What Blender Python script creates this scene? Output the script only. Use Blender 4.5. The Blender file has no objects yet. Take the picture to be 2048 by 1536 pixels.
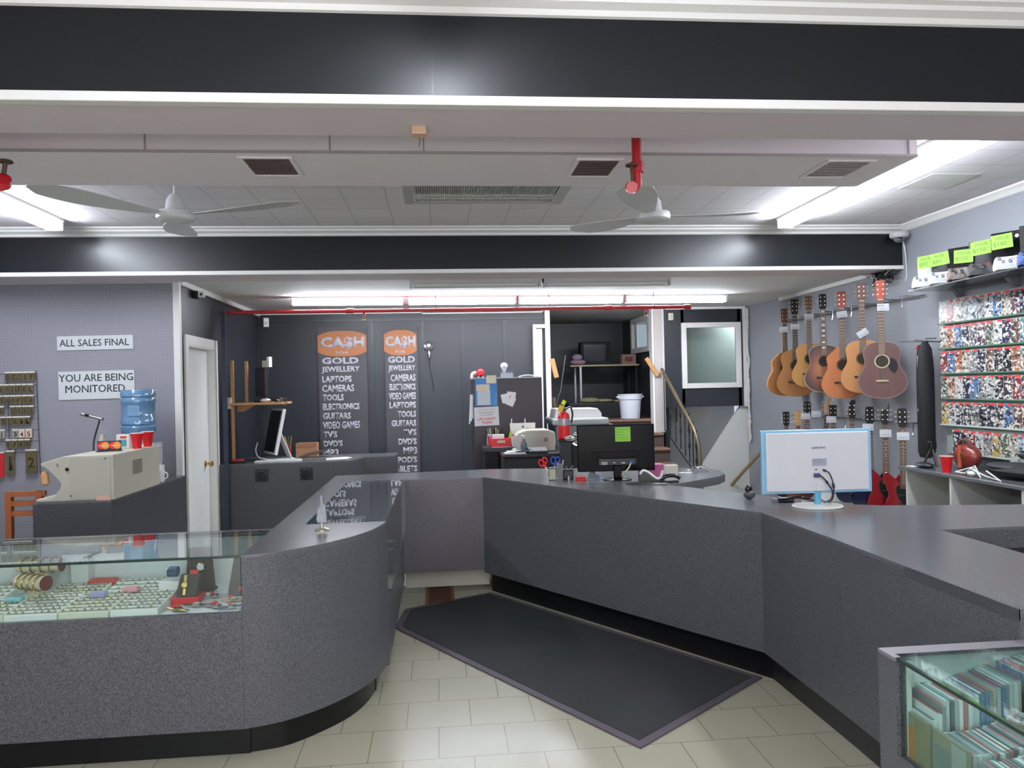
import bpy, bmesh, math, random
from mathutils import Vector, Matrix, Euler
random.seed(7)
sc = bpy.context.scene
R = math.radians
# ---------------------------------------------------------------- camera, world, exposure
F_PX = 1540.0
cd = bpy.data.cameras.new('camera'); cam = bpy.data.objects.new('camera', cd); sc.collection.objects.link(cam)
cd.sensor_width = 36.0; cd.lens = 36.0 * F_PX / 2048.0; cd.clip_start = 0.05; cd.clip_end = 60
yaw, pit, rol = R(5.4), R(0.25), R(1.3)
Fw = Vector((math.sin(yaw) * math.cos(pit), math.cos(yaw) * math.cos(pit), math.sin(pit)))
R0 = Vector((math.cos(yaw), -math.sin(yaw), 0)); U0 = R0.cross(Fw)
Rt = R0 * math.cos(rol) - U0 * math.sin(rol); Up = U0 * math.cos(rol) + R0 * math.sin(rol)
m3 = Matrix((Rt, Up, -Fw)).transposed()
cam.matrix_world = Matrix.Translation((0, 0, 1.6)) @ m3.to_4x4()
sc.camera = cam
w = bpy.data.worlds.new('world'); sc.world = w; w.use_nodes = True
w.node_tree.nodes['Background'].inputs[0].default_value = (0.75, 0.85, 1.0, 1)
w.node_tree.nodes['Background'].inputs[1].default_value = 0.4
sc.view_settings.view_transform = 'Standard'; sc.view_settings.look = 'None'
sc.view_settings.exposure = 0.95; sc.view_settings.gamma = 1.0; sc.view_settings.use_curve_mapping = False
sc.cycles.use_denoising = True
sc.cycles.max_bounces = 8; sc.cycles.diffuse_bounces = 4; sc.cycles.glossy_bounces = 4; sc.cycles.transparent_max_bounces = 16
sc.cycles.sample_clamp_indirect = 4.0; sc.cycles.caustics_reflective = False; sc.cycles.caustics_refractive = False
TUBE = 46.0      # strength of the fluorescent tubes
# daylight through the shop front behind the camera
ld = bpy.data.lights.new('shopfront_daylight', 'AREA'); ld.shape = 'RECTANGLE'; ld.size = 6.0; ld.size_y = 2.0; ld.energy = 85; ld.color = (1.0, 0.97, 0.95)
lo = bpy.data.objects.new('shopfront_daylight', ld); sc.collection.objects.link(lo)
lo.location = (0, -3.9, 1.5); lo.rotation_euler = (R(90), 0, 0)

# ---------------------------------------------------------------- helpers
def s2l(c):
    o = []
    for v in c[:3]:
        v = v / 255.0
        o.append(v / 12.92 if v <= 0.04045 else ((v + 0.055) / 1.055) ** 2.4)
    return (*o, 1.0)
MATS = {}
def mat(name, rgb, r=0.5, m=0.0, var=0.06, scale=8.0, bump=0.0, spec=0.5, coat=0.0, trans=0.0, emit=0.0, rgb2=None, coords='Object', stretch=None, detail=3, thr=None):
    """principled material whose base colour is a noise mix of two tones"""
    if name in MATS: return MATS[name]
    M_ = bpy.data.materials.new(name); M_.use_nodes = True; N = M_.node_tree.nodes; K = M_.node_tree.links
    P = N['Principled BSDF']
    c1 = s2l(rgb)
    c2 = s2l(rgb2) if rgb2 else tuple(min(1, v * (1 - var)) for v in c1[:3]) + (1,)
    tc = N.new('ShaderNodeTexCoord'); nz = N.new('ShaderNodeTexNoise'); nz.inputs['Scale'].default_value = scale; nz.inputs['Detail'].default_value = detail
    src = tc.outputs[coords]
    if stretch:
        mp = N.new('ShaderNodeMapping'); mp.inputs['Scale'].default_value = stretch
        K.new(src, mp.inputs[0]); src = mp.outputs[0]
    K.new(src, nz.inputs['Vector'])
    mx = N.new('ShaderNodeMix'); mx.data_type = 'RGBA'
    mx.inputs[6].default_value = c1; mx.inputs[7].default_value = c2
    fac = nz.outputs['Fac']
    if thr:
        rp = N.new('ShaderNodeMapRange'); rp.inputs[1].default_value = thr[0]; rp.inputs[2].default_value = thr[1]
        K.new(fac, rp.inputs[0]); fac = rp.outputs[0]
    K.new(fac, mx.inputs[0]); K.new(mx.outputs[2], P.inputs['Base Color'])
    P.inputs['Roughness'].default_value = r; P.inputs['Metallic'].default_value = m
    P.inputs['Specular IOR Level'].default_value = spec; P.inputs['Coat Weight'].default_value = coat
    P.inputs['Transmission Weight'].default_value = trans
    if emit:
        P.inputs['Emission Color'].default_value = c1; P.inputs['Emission Strength'].default_value = emit
    if bump:
        b = N.new('ShaderNodeBump'); b.inputs['Strength'].default_value = bump; b.inputs['Distance'].default_value = 0.003
        K.new(nz.outputs['Fac'], b.inputs['Height']); K.new(b.outputs[0], P.inputs['Normal'])
    MATS[name] = M_; return M_
def glass(name, tint=(225, 240, 235), rough=0.0, refl=1.0):
    if name in MATS: return MATS[name]
    M_ = bpy.data.materials.new(name); M_.use_nodes = True; N = M_.node_tree.nodes; K = M_.node_tree.links
    N.remove(N['Principled BSDF']); o = N['Material Output']
    t = N.new('ShaderNodeBsdfTransparent'); t.inputs[0].default_value = s2l(tint)
    g = N.new('ShaderNodeBsdfGlossy'); g.inputs['Roughness'].default_value = rough
    g.inputs['Color'].default_value = (refl, refl, refl, 1)
    lw = N.new('ShaderNodeLayerWeight'); lw.inputs[0].default_value = .5; pw = N.new('ShaderNodeMath'); pw.operation = 'POWER'; pw.inputs[1].default_value = 5.0; K.new(lw.outputs['Facing'], pw.inputs[0])
    f = N.new('ShaderNodeMath'); f.operation = 'MULTIPLY_ADD'; f.inputs[1].default_value = .94; f.inputs[2].default_value = .04; K.new(pw.outputs[0], f.inputs[0])
    mx = N.new('ShaderNodeMixShader'); K.new(f.outputs[0], mx.inputs[0]); K.new(t.outputs[0], mx.inputs[1]); K.new(g.outputs[0], mx.inputs[2])
    K.new(mx.outputs[0], o.inputs['Surface']); MATS[name] = M_; return M_
def grid_mat(name, rgb, line, sx, sy, width, off=(0, 0), axes=(0, 1), r=0.6, holes=False, brick=False, var=.05, bumpy=0.0, spec=.5):
    """a plane colour with grid lines / peg holes / staggered joints laid out by object-space coordinates in metres"""
    M_ = bpy.data.materials.new(name); M_.use_nodes = True; N = M_.node_tree.nodes; K = M_.node_tree.links
    P = N['Principled BSDF']; P.inputs['Roughness'].default_value = r; P.inputs['Specular IOR Level'].default_value = spec
    tc = N.new('ShaderNodeTexCoord'); sp = N.new('ShaderNodeSeparateXYZ'); K.new(tc.outputs['Object'], sp.inputs[0])
    def mth(op, a, b=None, c=None):
        n = N.new('ShaderNodeMath'); n.operation = op
        for i, v in enumerate((a, b, c)):
            if v is None: continue
            if isinstance(v, (int, float)): n.inputs[i].default_value = v
            else: K.new(v, n.inputs[i])
        return n.outputs[0]
    u = mth('DIVIDE', mth('SUBTRACT', sp.outputs[axes[0]], off[0]), sx)
    v = mth('DIVIDE', mth('SUBTRACT', sp.outputs[axes[1]], off[1]), sy)
    rowid = mth('FLOOR', v)
    if brick: u = mth('ADD', u, mth('MULTIPLY', mth('FLOORED_MODULO', rowid, 2.0), 0.5))
    fu = mth('ABSOLUTE', mth('SUBTRACT', mth('FRACT', u), 0.5)); fv = mth('ABSOLUTE', mth('SUBTRACT', mth('FRACT', v), 0.5))
    if holes:
        d = mth('SQRT', mth('ADD', mth('MULTIPLY', fu, fu), mth('MULTIPLY', fv, fv)))
        k = mth('LESS_THAN', d, width)
    else:
        k = mth('MAXIMUM', mth('GREATER_THAN', fu, 0.5 - width / sx), mth('GREATER_THAN', fv, 0.5 - width / sy))
    nz = N.new('ShaderNodeTexNoise'); nz.inputs['Scale'].default_value = 2.5; K.new(tc.outputs['Object'], nz.inputs['Vector'])
    wn = N.new('ShaderNodeTexWhiteNoise'); cb = N.new('ShaderNodeCombineXYZ'); K.new(mth('FLOOR', u), cb.inputs[0]); K.new(rowid, cb.inputs[1]); K.new(cb.outputs[0], wn.inputs['Vector'])
    c1 = s2l(rgb); c2 = tuple(x * (1 - var) for x in c1[:3]) + (1,)
    m0 = N.new('ShaderNodeMix'); m0.data_type = 'RGBA'; m0.inputs[6].default_value = c1; m0.inputs[7].default_value = c2
    K.new(mth('ADD', mth('MULTIPLY', nz.outputs['Fac'], 0.7), mth('MULTIPLY', wn.outputs['Value'], 0.0 if holes else 0.5)), m0.inputs[0])
    m1 = N.new('ShaderNodeMix'); m1.data_type = 'RGBA'; m1.inputs[7].default_value = s2l(line)
    K.new(k, m1.inputs[0]); K.new(m0.outputs[2], m1.inputs[6]); K.new(m1.outputs[2], P.inputs['Base Color'])
    if bumpy:
        b = N.new('ShaderNodeBump'); b.inputs['Strength'].default_value = bumpy; b.inputs['Distance'].default_value = .004
        n2 = N.new('ShaderNodeTexNoise'); n2.inputs['Scale'].default_value = 6; K.new(tc.outputs['Object'], n2.inputs['Vector'])
        K.new(mth('SUBTRACT', n2.outputs['Fac'], k), b.inputs['Height']); K.new(b.outputs[0], P.inputs['Normal'])
    MATS[name] = M_; return M_

class MB:
    def __init__(s): s.v = []; s.f = []
    def add(s, vs, fs):
        n = len(s.v); s.v += [tuple(x) for x in vs]; s.f += [tuple(i + n for i in f) for f in fs]; return s
    def bb(s, x0, x1, y0, y1, z0, z1):
        vs = [(x, y, z) for z in (z0, z1) for y in (y0, y1) for x in (x0, x1)]
        return s.add(vs, [(0, 2, 3, 1), (4, 5, 7, 6), (0, 1, 5, 4), (2, 6, 7, 3), (0, 4, 6, 2), (1, 3, 7, 5)])
    def box(s, c, size, rot=(0, 0, 0)):
        m = Matrix.Translation(c) @ Euler(rot).to_matrix().to_4x4(); h = [a / 2 for a in size]
        vs = [m @ Vector((x * h[0], y * h[1], z * h[2])) for z in (-1, 1) for y in (-1, 1) for x in (-1, 1)]
        return s.add(vs, [(0, 2, 3, 1), (4, 5, 7, 6), (0, 1, 5, 4), (2, 6, 7, 3), (0, 4, 6, 2), (1, 3, 7, 5)])
    def tube(s, pts, r, n=8, cap=True):
        pts = [Vector(p) for p in pts]; rs = r if isinstance(r, (list, tuple)) else [r] * len(pts)
        base = len(s.v); prev = None
        for i, p in enumerate(pts):
            d = (pts[min(i + 1, len(pts) - 1)] - pts[max(i - 1, 0)]).normalized()
            if prev is None:
                a = Vector((0, 0, 1)) if abs(d.z) < 0.9 else Vector((1, 0, 0)); u = d.cross(a).normalized()
            else:
                u = (prev - d * prev.dot(d)).normalized()
            prev = u; q = d.cross(u)
            for k in range(n):
                t = 2 * math.pi * k / n; s.v.append(tuple(p + (u * math.cos(t) + q * math.sin(t)) * rs[i]))
        for i in range(len(pts) - 1):
            for k in range(n):
                a = base + i * n + k; b = base + i * n + (k + 1) % n; s.f.append((a, b, b + n, a + n))
        if cap:
            s.f.append(tuple(base + k for k in reversed(range(n)))); s.f.append(tuple(base + (len(pts) - 1) * n + k for k in range(n)))
        return s
    def lathe(s, prof, c=(0, 0, 0), n=24, sx=1.0, sy=1.0, axis='z'):
        base = len(s.v)
        for (r, z) in prof:
            for k in range(n):
                t = 2 * math.pi * k / n; a, b = r * math.cos(t) * sx, r * math.sin(t) * sy
                p = (c[0] + a, c[1] + b, c[2] + z) if axis == 'z' else ((c[0] + a, c[1] - z, c[2] + b) if axis == 'y' else (c[0] - z, c[1] + a, c[2] + b))
                s.v.append(p)
        m = len(prof)
        for i in range(m - 1):
            for k in range(n):
                a = base + i * n + k; b = base + i * n + (k + 1) % n; s.f.append((a, b, b + n, a + n))
        s.f.append(tuple(base + k for k in reversed(range(n)))); s.f.append(tuple(base + (m - 1) * n + k for k in range(n)))
        return s
    def prism(s, poly, a, b, axis='z'):
        """poly extruded between a and b along axis; axis y: poly is (x,z); axis x: poly is (y,z)"""
        n = len(poly); mk = {'z': lambda p, h: (p[0], p[1], h), 'y': lambda p, h: (p[0], h, p[1]), 'x': lambda p, h: (h, p[0], p[1])}[axis]
        vs = [mk(p, a) for p in poly] + [mk(p, b) for p in poly]
        fs = [tuple(reversed(range(n))), tuple(range(n, 2 * n))] + [(i, (i + 1) % n, n + (i + 1) % n, n + i) for i in range(n)]
        return s.add(vs, fs)
    def ell(s, c, r, n=16, m=10, rot=(0, 0, 0)):
        M4 = Matrix.Translation(c) @ Euler(rot).to_matrix().to_4x4(); base = len(s.v)
        for i in range(m + 1):
            ph = math.pi * i / m; rr = max(math.sin(ph), 0.02)
            for k in range(n):
                t = 2 * math.pi * k / n; s.v.append(tuple(M4 @ Vector((r[0] * rr * math.cos(t), r[1] * rr * math.sin(t), r[2] * math.cos(ph)))))
        for i in range(m):
            for k in range(n):
                a = base + i * n + k; b = base + i * n + (k + 1) % n; s.f.append((a, b, b + n, a + n))
        s.f.append(tuple(base + k for k in range(n))); s.f.append(tuple(base + m * n + k for k in reversed(range(n))))
        return s
    def to(s, name, m, parent=None, bev=0.0, smooth=False, seg=2, loc=None, rot=None, sub=0):
        me = bpy.data.meshes.new(name); me.from_pydata(s.v, [], s.f)
        bm = bmesh.new(); bm.from_mesh(me); bmesh.ops.recalc_face_normals(bm, faces=bm.faces); bm.to_mesh(me); bm.free()
        for mm in (m if isinstance(m, (list, tuple)) else [m]): me.materials.append(mm)
        if smooth:
            me.shade_smooth()
            try: me.set_sharp_from_angle(angle=R(38))
            except Exception: pass
        o = bpy.data.objects.new(name, me); sc.collection.objects.link(o)
        if parent: o.parent = parent
        if loc: o.location = loc
        if rot: o.rotation_euler = rot
        if bev:
            b = o.modifiers.new('bevel', 'BEVEL'); b.width = bev; b.segments = seg; b.limit_method = 'ANGLE'; b.angle_limit = R(40)
        if sub:
            b = o.modifiers.new('sub', 'SUBSURF'); b.levels = sub; b.render_levels = sub
        return o
def tag(o, label=None, cat=None, group=None, kind=None):
    if label: o['label'] = label
    if cat: o['category'] = cat
    if group: o['group'] = group
    if kind: o['kind'] = kind
    return o
def T(name, label, cat, loc=(0, 0, 0), rz=0, group=None, kind=None, rot=None):
    o = bpy.data.objects.new(name, None); sc.collection.objects.link(o); o.location = loc
    o.rotation_euler = rot if rot else (0, 0, rz); o.empty_display_size = .05
    return tag(o, label, cat, group, kind)
def bx(name, m, x0, x1, y0, y1, z0, z1, parent=None, bev=0.0):
    return MB().bb(x0, x1, y0, y1, z0, z1).to(name, m, parent, bev)
def struct(o): o['kind'] = 'structure'; return o
def clone(o, parent=None):
    c = o.copy(); sc.collection.objects.link(c)
    if parent: c.parent = parent
    for ch in list(o.children): clone(ch, c)
    return c
def crom(pts, n=6, closed=False):
    out = []; N_ = len(pts)
    rng = range(N_ if closed else N_ - 1)
    for i in rng:
        g = (lambda j: pts[j % N_]) if closed else (lambda j: pts[max(0, min(N_ - 1, j))])
        p0, p1, p2, p3 = g(i - 1), g(i), g(i + 1), g(i + 2)
        for k in range(n):
            t = k / n
            out.append(tuple(0.5 * ((2 * b) + (-a + c) * t + (2 * a - 5 * b + 4 * c - d) * t * t + (-a + 3 * b - 3 * c + d) * t ** 3) for a, b, c, d in zip(p0, p1, p2, p3)))
    if not closed: out.append(tuple(pts[-1]))
    return out
def inset(poly, d):
    """shrink a counter-clockwise polygon by d"""
    n = len(poly); out = []
    for i in range(n):
        a, b, c = Vector(poly[i - 1]), Vector(poly[i]), Vector(poly[(i + 1) % n])
        e1 = (b - a).normalized(); e2 = (c - b).normalized(); n1 = Vector((-e1.y, e1.x)); n2 = Vector((-e2.y, e2.x))
        k = (n1 + n2); k = k / max(0.35, k.dot(n1)); out.append(tuple(b + k * d))
    return out
def text(s, m, parent, loc, rot=(R(90), 0, 0), h=None, wid=None, ext=0.0006, bold=0.0, align='LEFT', name='lettering', spacing=1.0):
    smear = bold if (bold > .001 and any(ch in s for ch in 'MW')) else 0
    if smear: bold = .0009
    cu = bpy.data.curves.new('t', 'FONT'); cu.body = s; cu.size = 1.0; cu.extrude = 0.0; cu.offset = bold; cu.align_x = align; cu.space_line = spacing
    cu.resolution_u = 2
    o = bpy.data.objects.new('t', cu); sc.collection.objects.link(o)
    dg = bpy.context.evaluated_depsgraph_get(); me = bpy.data.meshes.new_from_object(o.evaluated_get(dg))
    bpy.data.objects.remove(o)
    xs = [v.co.x for v in me.vertices]; ys = [v.co.y for v in me.vertices]
    if not xs: return None
    x0, x1, y0, y1 = min(xs), max(xs), min(ys), max(ys)
    sy = (h / (y1 - y0)) if h else (wid / (x1 - x0)); sx = (wid / (x1 - x0)) if wid else sy
    ax = {'LEFT': x0, 'CENTER': (x0 + x1) / 2, 'RIGHT': x1}[align]
    bm = bmesh.new(); bm.from_mesh(me)
    if smear:
        src = list(bm.faces)
        for k_, (dx, dy) in enumerate(((-smear, 0), (smear, 0), (0, smear * .7), (0, -smear * .7))):
            g = bmesh.ops.duplicate(bm, geom=src); bmesh.ops.translate(bm, verts=[v for v in g['geom'] if isinstance(v, bmesh.types.BMVert)], vec=(dx, dy, .004 * (k_ + 1)))
    for v in bm.verts: v.co = Vector(((v.co.x - ax) * sx, (v.co.y - y0) * sy, v.co.z * .04))
    r = bmesh.ops.extrude_face_region(bm, geom=list(bm.faces)); bmesh.ops.translate(bm, verts=[v for v in r['geom'] if isinstance(v, bmesh.types.BMVert)], vec=(0, 0, ext))
    bmesh.ops.recalc_face_normals(bm, faces=bm.faces); bm.to_mesh(me); bm.free()
    me.materials.clear(); me.materials.append(m); me.name = name
    o = bpy.data.objects.new(name, me); sc.collection.objects.link(o); o.location = loc; o.rotation_euler = rot
    if parent: o.parent = parent
    return o
FX = (R(90), 0, 0)            # lettering that faces the camera side (-y)
FR = (R(90), 0, R(-90))       # lettering that faces the aisle (-x) on the right wall

# ---------------------------------------------------------------- materials
LAM = mat('laminate', (82, 83, 88), r=0.30, spec=0.5, rgb2=(58, 59, 63), scale=260, detail=2, thr=(0.35, 0.65))
LAMF = mat('laminate_front', (100, 99, 104), r=0.42, spec=0.4, rgb2=(60, 60, 64), scale=250, detail=2, thr=(0.36, 0.62))
LAMT = mat('laminate_top', (106, 107, 110), r=0.22, spec=0.6, rgb2=(82, 84, 88), scale=260, detail=2, thr=(0.35, 0.65))
KICK = mat('kick_rubber', (17, 17, 18), r=0.3, spec=.3)
BLK = mat('black_plastic', (16, 16, 18), r=0.3)
BLKM = mat('black_matte', (22, 22, 24), r=0.75)
NAVY = mat('navy_black_paint', (38, 42, 49), r=0.45, var=.15, scale=1.5)
BEAMB = mat('beam_black_paint', (19, 21, 25), spec=.4, r=0.33, var=.12, scale=1.2, bump=.1)
WTRIM = mat('white_trim_paint', (232, 230, 228), r=0.45)
BEIGE = mat('soffit_paint', (220, 208, 214), r=0.7, var=.04, scale=2)
DUCT = mat('duct_paint', (243, 235, 241), r=0.6, var=.06, scale=2)
CEILR = mat('rear_ceiling_paint', (226, 226, 227), r=0.75, var=.05, scale=1.5)
WALLG = grid_mat('peg_wall_front', (148, 147, 156), (114, 113, 122), .0254, .0254, .13, axes=(0, 2), r=.6, holes=True)
WALLR = grid_mat('peg_wall_side', (144, 146, 153), (116, 117, 124), .0254, .0254, .13, axes=(1, 2), r=.6, holes=True)
TILEC = grid_mat('ceiling_tiles', (236, 232, 236), (190, 188, 190), .305, .305, .003, off=(-.04, .12), r=.8)
FLOORM = grid_mat('floor_tiles', (178, 174, 154), (128, 124, 108), .3065, .3075, .0022, off=(-.037, 3.36), r=.22, brick=True, var=.09, bumpy=.15)
WHITE = mat('white_plastic', (226, 226, 224), r=0.35)
PAPER = mat('paper', (232, 234, 238), r=0.8)
CARDW = mat('tag_card', (206, 208, 214), r=0.8)
NEON = mat('neon_card', (140, 192, 72), r=0.7)
INK = mat('ink', (40, 42, 60), r=0.7)
INKG = mat('green_ink', (70, 110, 30), r=0.7)
REDP = mat('red_plastic', (205, 22, 32), r=0.35)
REDPIPE = mat('red_pipe_paint', (188, 30, 42), r=0.35, coat=.3)
CHROME = mat('chrome', (210, 210, 212), r=0.15, m=1.0)
STEEL = mat('steel', (150, 150, 155), r=0.35, m=.9)
BRASS = mat('brass', (190, 150, 80), r=0.25, m=.9)
GOLD = mat('gold', (190, 158, 92), r=0.25, m=1.0)
PINE = mat('pine_wood', (196, 150, 98), r=0.5, rgb2=(165, 118, 70), scale=6, stretch=(1, 1, 12))
ORANGEW = mat('orange_wood', (170, 98, 55), r=0.5, rgb2=(140, 76, 40), scale=6)
BROWNW = mat('brown_carpet_wood', (96, 70, 58), r=0.75, rgb2=(76, 54, 44), scale=20)
GLASS = glass('clear_glass', (246, 251, 249))
GLASSG = glass('green_tint_glass', (236, 246, 243))
GEDGE = mat('glass_edge', (16, 44, 40), r=0.1, coat=.5)
CREAM = mat('cream_metal', (186, 183, 168), r=0.5)
BEIGEP = mat('beige_plastic', (190, 185, 174), r=0.45)
TUBEM = mat('tube_light', (238, 246, 255), r=0.4, emit=TUBE)
TUBEOFF = mat('tube_unlit', (225, 225, 228), r=0.3)
# ---------------------------------------------------------------- structure
XW, YB, ZC, ZR = 4.2, 10.15, 2.98, 2.63
struct(bx('floor', FLOORM, -4.6, 4.4, -4.2, 13, -.06, 0))
struct(bx('ceiling', TILEC, -4.6, 4.4, -4.2, 6.7, ZC, ZC + .06))
struct(bx('ceiling', CEILR, -4.6, 4.4, 6.98, 13, ZR, ZR + .06))
struct(bx('wall_right', WALLR, XW, XW + .1, -4.2, 10.35, 0, ZC))
struct(bx('wall_left', WALLG, -4.6, -4.5, -4.2, 7.1, 0, ZC))
struct(bx('wall_left', WALLG, -4.6, -2.31, 7.10, 7.2, 0, ZR))
# shop front behind the camera: sill, header and mullions around the big panes
f_ = MB().bb(-4.6, 4.4, -4.2, -4.1, 0, .4).bb(-4.6, 4.4, -4.2, -4.1, 2.5, ZC)
for x in (-4.6, -3.1, 0, 3.0, 4.2): f_.bb(x, x + .12, -4.2, -4.1, .4, 2.5)
struct(f_.to('wall_front', WALLG))
# dark side wall with the white door
DX = -2.3
wl = MB().bb(DX - .1, DX, 7.2, 7.31, 0, ZR).bb(DX - .1, DX, 8.15, YB + .1, 0, ZR).bb(DX - .1, DX, 7.31, 8.15, 2.06, ZR)
struct(wl.to('wall_left', NAVY))
struct(bx('trim_1', WTRIM, DX - .035, DX + .02, 7.075, 7.13, 0, ZR))
struct(MB().bb(DX, DX + .03, 7.14, YB, ZR - .05, ZR).bb(-4.5, DX, 7.06, 7.1, ZR - .035, ZR).to('trim_2', WTRIM, bev=.008))
dr = T('door_1', None, None, (DX, 7.72, 0), kind='structure')
MB().bb(0, .025, -.50, -.41, 0, 2.15).bb(0, .025, .41, .50, 0, 2.15).bb(0, .025, -.41, .41, 2.06, 2.15).bb(-.06, .02, -.43, -.40, 0, 2.06).bb(-.06, .02, .40, .43, 0, 2.06).bb(-.06, .02, -.42, .42, 2.045, 2.07).to('door_frame', WTRIM, dr, bev=.004)
bx('door_leaf', WHITE, -.095, -.050, -.43, .43, .01, 2.06, dr)
MB().lathe([(.03, 0), (.03, .008), (.012, .012), (.012, .035), (.026, .045), (.03, .06), (.022, .075), (.004, .08)], (.05, .25, .905), 16, axis='x').to('door_knob', BRASS, dr, smooth=True).scale = (-1, 1, 1)
# rear wall
struct(bx('wall_back', NAVY, DX - .1, 1.41, YB, YB + .1, 0, ZR))
bw = MB()
for x in (-2.26, -1.62, -.87, -.22, .3, .85): bw.bb(x, x + .035, YB - .012, YB, 0, 2.50)
bw.bb(DX, 1.40, YB - .02, YB, 2.50, 2.53)
struct(bw.to('trim_3', mat('navy_batten', (40, 43, 50), r=.4)))
struct(bx('trim_4', WTRIM, -.2, 1.38, YB - .03, YB, 2.585, 2.61))
# doorway post, narrow white door beside it
struct(bx('trim_5', WTRIM, 1.41, 1.475, YB - .06, YB + .1, 0, ZR))
d2 = T('door_2', None, None, (1.38, 10.0, 0), kind='structure', rz=R(0))
bx('door_leaf', WHITE, -.10, -.02, .03, .1, .01, 2.36, d2, bev=.004)
MB().bb(-.14, -.10, .02, .12, 0, 2.42).bb(-.10, .03, .02, .12, 2.37, 2.42).to('door_frame', WTRIM, d2, bev=.003)
# raised alcove behind the doorway
AZ = 1.13
struct(MB().bb(1.36, 1.42, YB + .1, 12.7, 0, ZR).to('wall_left', NAVY))
struct(bx('wall_back', NAVY, 1.36, 3.2, 12.6, 12.7, 0, ZR))
struct(MB().bb(3.06, 3.12, YB + .12, 12.6, 0, 2.13).bb(3.06, 3.12, YB + .12, 10.95, 2.13, ZR).bb(3.06, 3.12, 11.9, 12.6, 2.13, ZR).bb(3.06, 3.12, 10.95, 11.9, 2.57, ZR).to('wall_right', NAVY))
wn = T('window_1', None, None, (3.055, 11.42, 2.34), kind='structure')
MB().bb(-.03, .02, -.52, -.44, -.26, .28).bb(-.03, .02, .44, .52, -.26, .28).bb(-.03, .02, -.44, .44, .2, .28).bb(-.03, .02, -.44, .44, -.26, -.18).to('window_frame', WTRIM, wn, bev=.004)
bx('window_pane', GLASS, .02, .026, -.44, .44, -.18, .2, wn)
struct(bx('floor', BROWNW, 1.42, 3.06, 10.27, 12.6, AZ - .04, AZ))
st = T('staircase', 'brown carpeted stairs climbing behind the black monitor to the raised alcove', 'stairs', (2.6, 9.7, 0))
for i in range(6):
    z = AZ - .18 * i; y = 10.26 - .27 * i
    MB().bb(-.45, .36, y - 9.7, y - 9.7 + (.30 if i else .02), z - .035, z).to('tread', mat('stair_tread', (122, 92, 78), r=.7, rgb2=(98, 72, 60), scale=25), st, bev=.01)
    if z > .1: MB().bb(-.45, .36, y - 9.7 + .025, y - 9.7 + .045, max(0, z - .18), z - .035).to('riser', mat('stair_riser', (70, 56, 50), r=.8), st)
bx('stringer', BLKM, .36, .39, -1.1, .44, 0, .42, st)
struct(bx('trim_6', WTRIM, 2.86, 3.03, YB - .02, YB + .12, .95, ZR, bev=.004))
struct(bx('trim_7', mat('post_grey_white', (190, 182, 178), r=.6), 2.885, 3.0, YB - .035, YB - .02, .95, ZR))  # grey-white face of the column between its white edges
# overhanging window box
X0, X1, Z0, Z1 = 3.27, 4.10, 1.53, 2.42
struct(MB().bb(3.03, X0 + .04, YB, YB + .1, 1.28, ZR).bb(X1 - .04, XW, YB, YB + .1, 1.28, ZR).bb(X0, X1, YB, YB + .1, Z1 - .04, ZR).bb(X0, X1, YB, YB + .1, 1.28, Z0 + .04).bb(3.13, 5.0, YB + .1, 12.3, 1.28, 1.33).to('wall_back', NAVY))
wn = T('window_2', None, None, ((X0 + X1) / 2, YB, 1.975), kind='structure'); a, b = (X1 - X0) / 2, (Z1 - Z0) / 2
MB().bb(-a, -a + .07, -.03, .02, -b, b).bb(a - .07, a, -.03, .02, -b, b).bb(-a + .07, a - .07, -.03, .02, b - .07, b).bb(-a + .07, a - .07, -.03, .02, -b, -b + .07).to('window_frame', WTRIM, wn, bev=.006)
bx('window_pane', GLASS, -a + .07, a - .07, .03, .036, -b + .07, b - .07, wn)
struct(MB().bb(3.12, 5.0, 10.85, 10.9, 1.33, ZR).bb(4.9, 5.0, 10.36, 10.85, 1.33, ZR).bb(4.3, 5.0, 10.26, 10.36, 1.33, ZR).to('wall_back', mat('office_grey', (178, 184, 180), r=.8)))
struct(bx('ceiling', CEILR, 4.4, 5.0, YB, 12.7, ZR, ZR + .06))
struct(bx('trim_8', WTRIM, 4.13, 4.17, YB - .03, YB, 1.27, ZR))
struct(MB().bb(3.12, 4.4, 11.2, 11.3, 0, 1.28).to('wall_back', mat('stairwell_white', (196, 198, 196), r=.8)))
struct(MB().prism([(3.2, 0), (XW, 0), (XW, 1.28), (4.1, 1.28)], YB + .05, YB + .1, 'y').to('wall_right', mat('stairwell_lit_side', (206, 208, 206), r=.8)))  # paler sloped panel shaped to the diagonal edge of the stairwell shadow
struct(MB().bb(3.5, 4.0, 11.12, 11.2, 1.03, 1.28).to('trim_9', mat('stairwell_cream', (214, 212, 206), r=.8)))
cb = T('conduit', 'knotted white cables running down the rear right corner beside the dark window box', 'cable', (4.16, 10.08, 0))
cp = [(4.165, 10.06, 2.6 - i * .14) for i in range(14)]
for j in range(3): MB().tube([(p[0] + random.uniform(-.015, .012), p[1] + random.uniform(-.02, .02), p[2]) for p in crom(cp, 2)], .012, 6).to('cable', mat('cable_white', (206, 204, 198), r=.5), cb, smooth=True).location = (-4.16, -10.08, 0)
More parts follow.
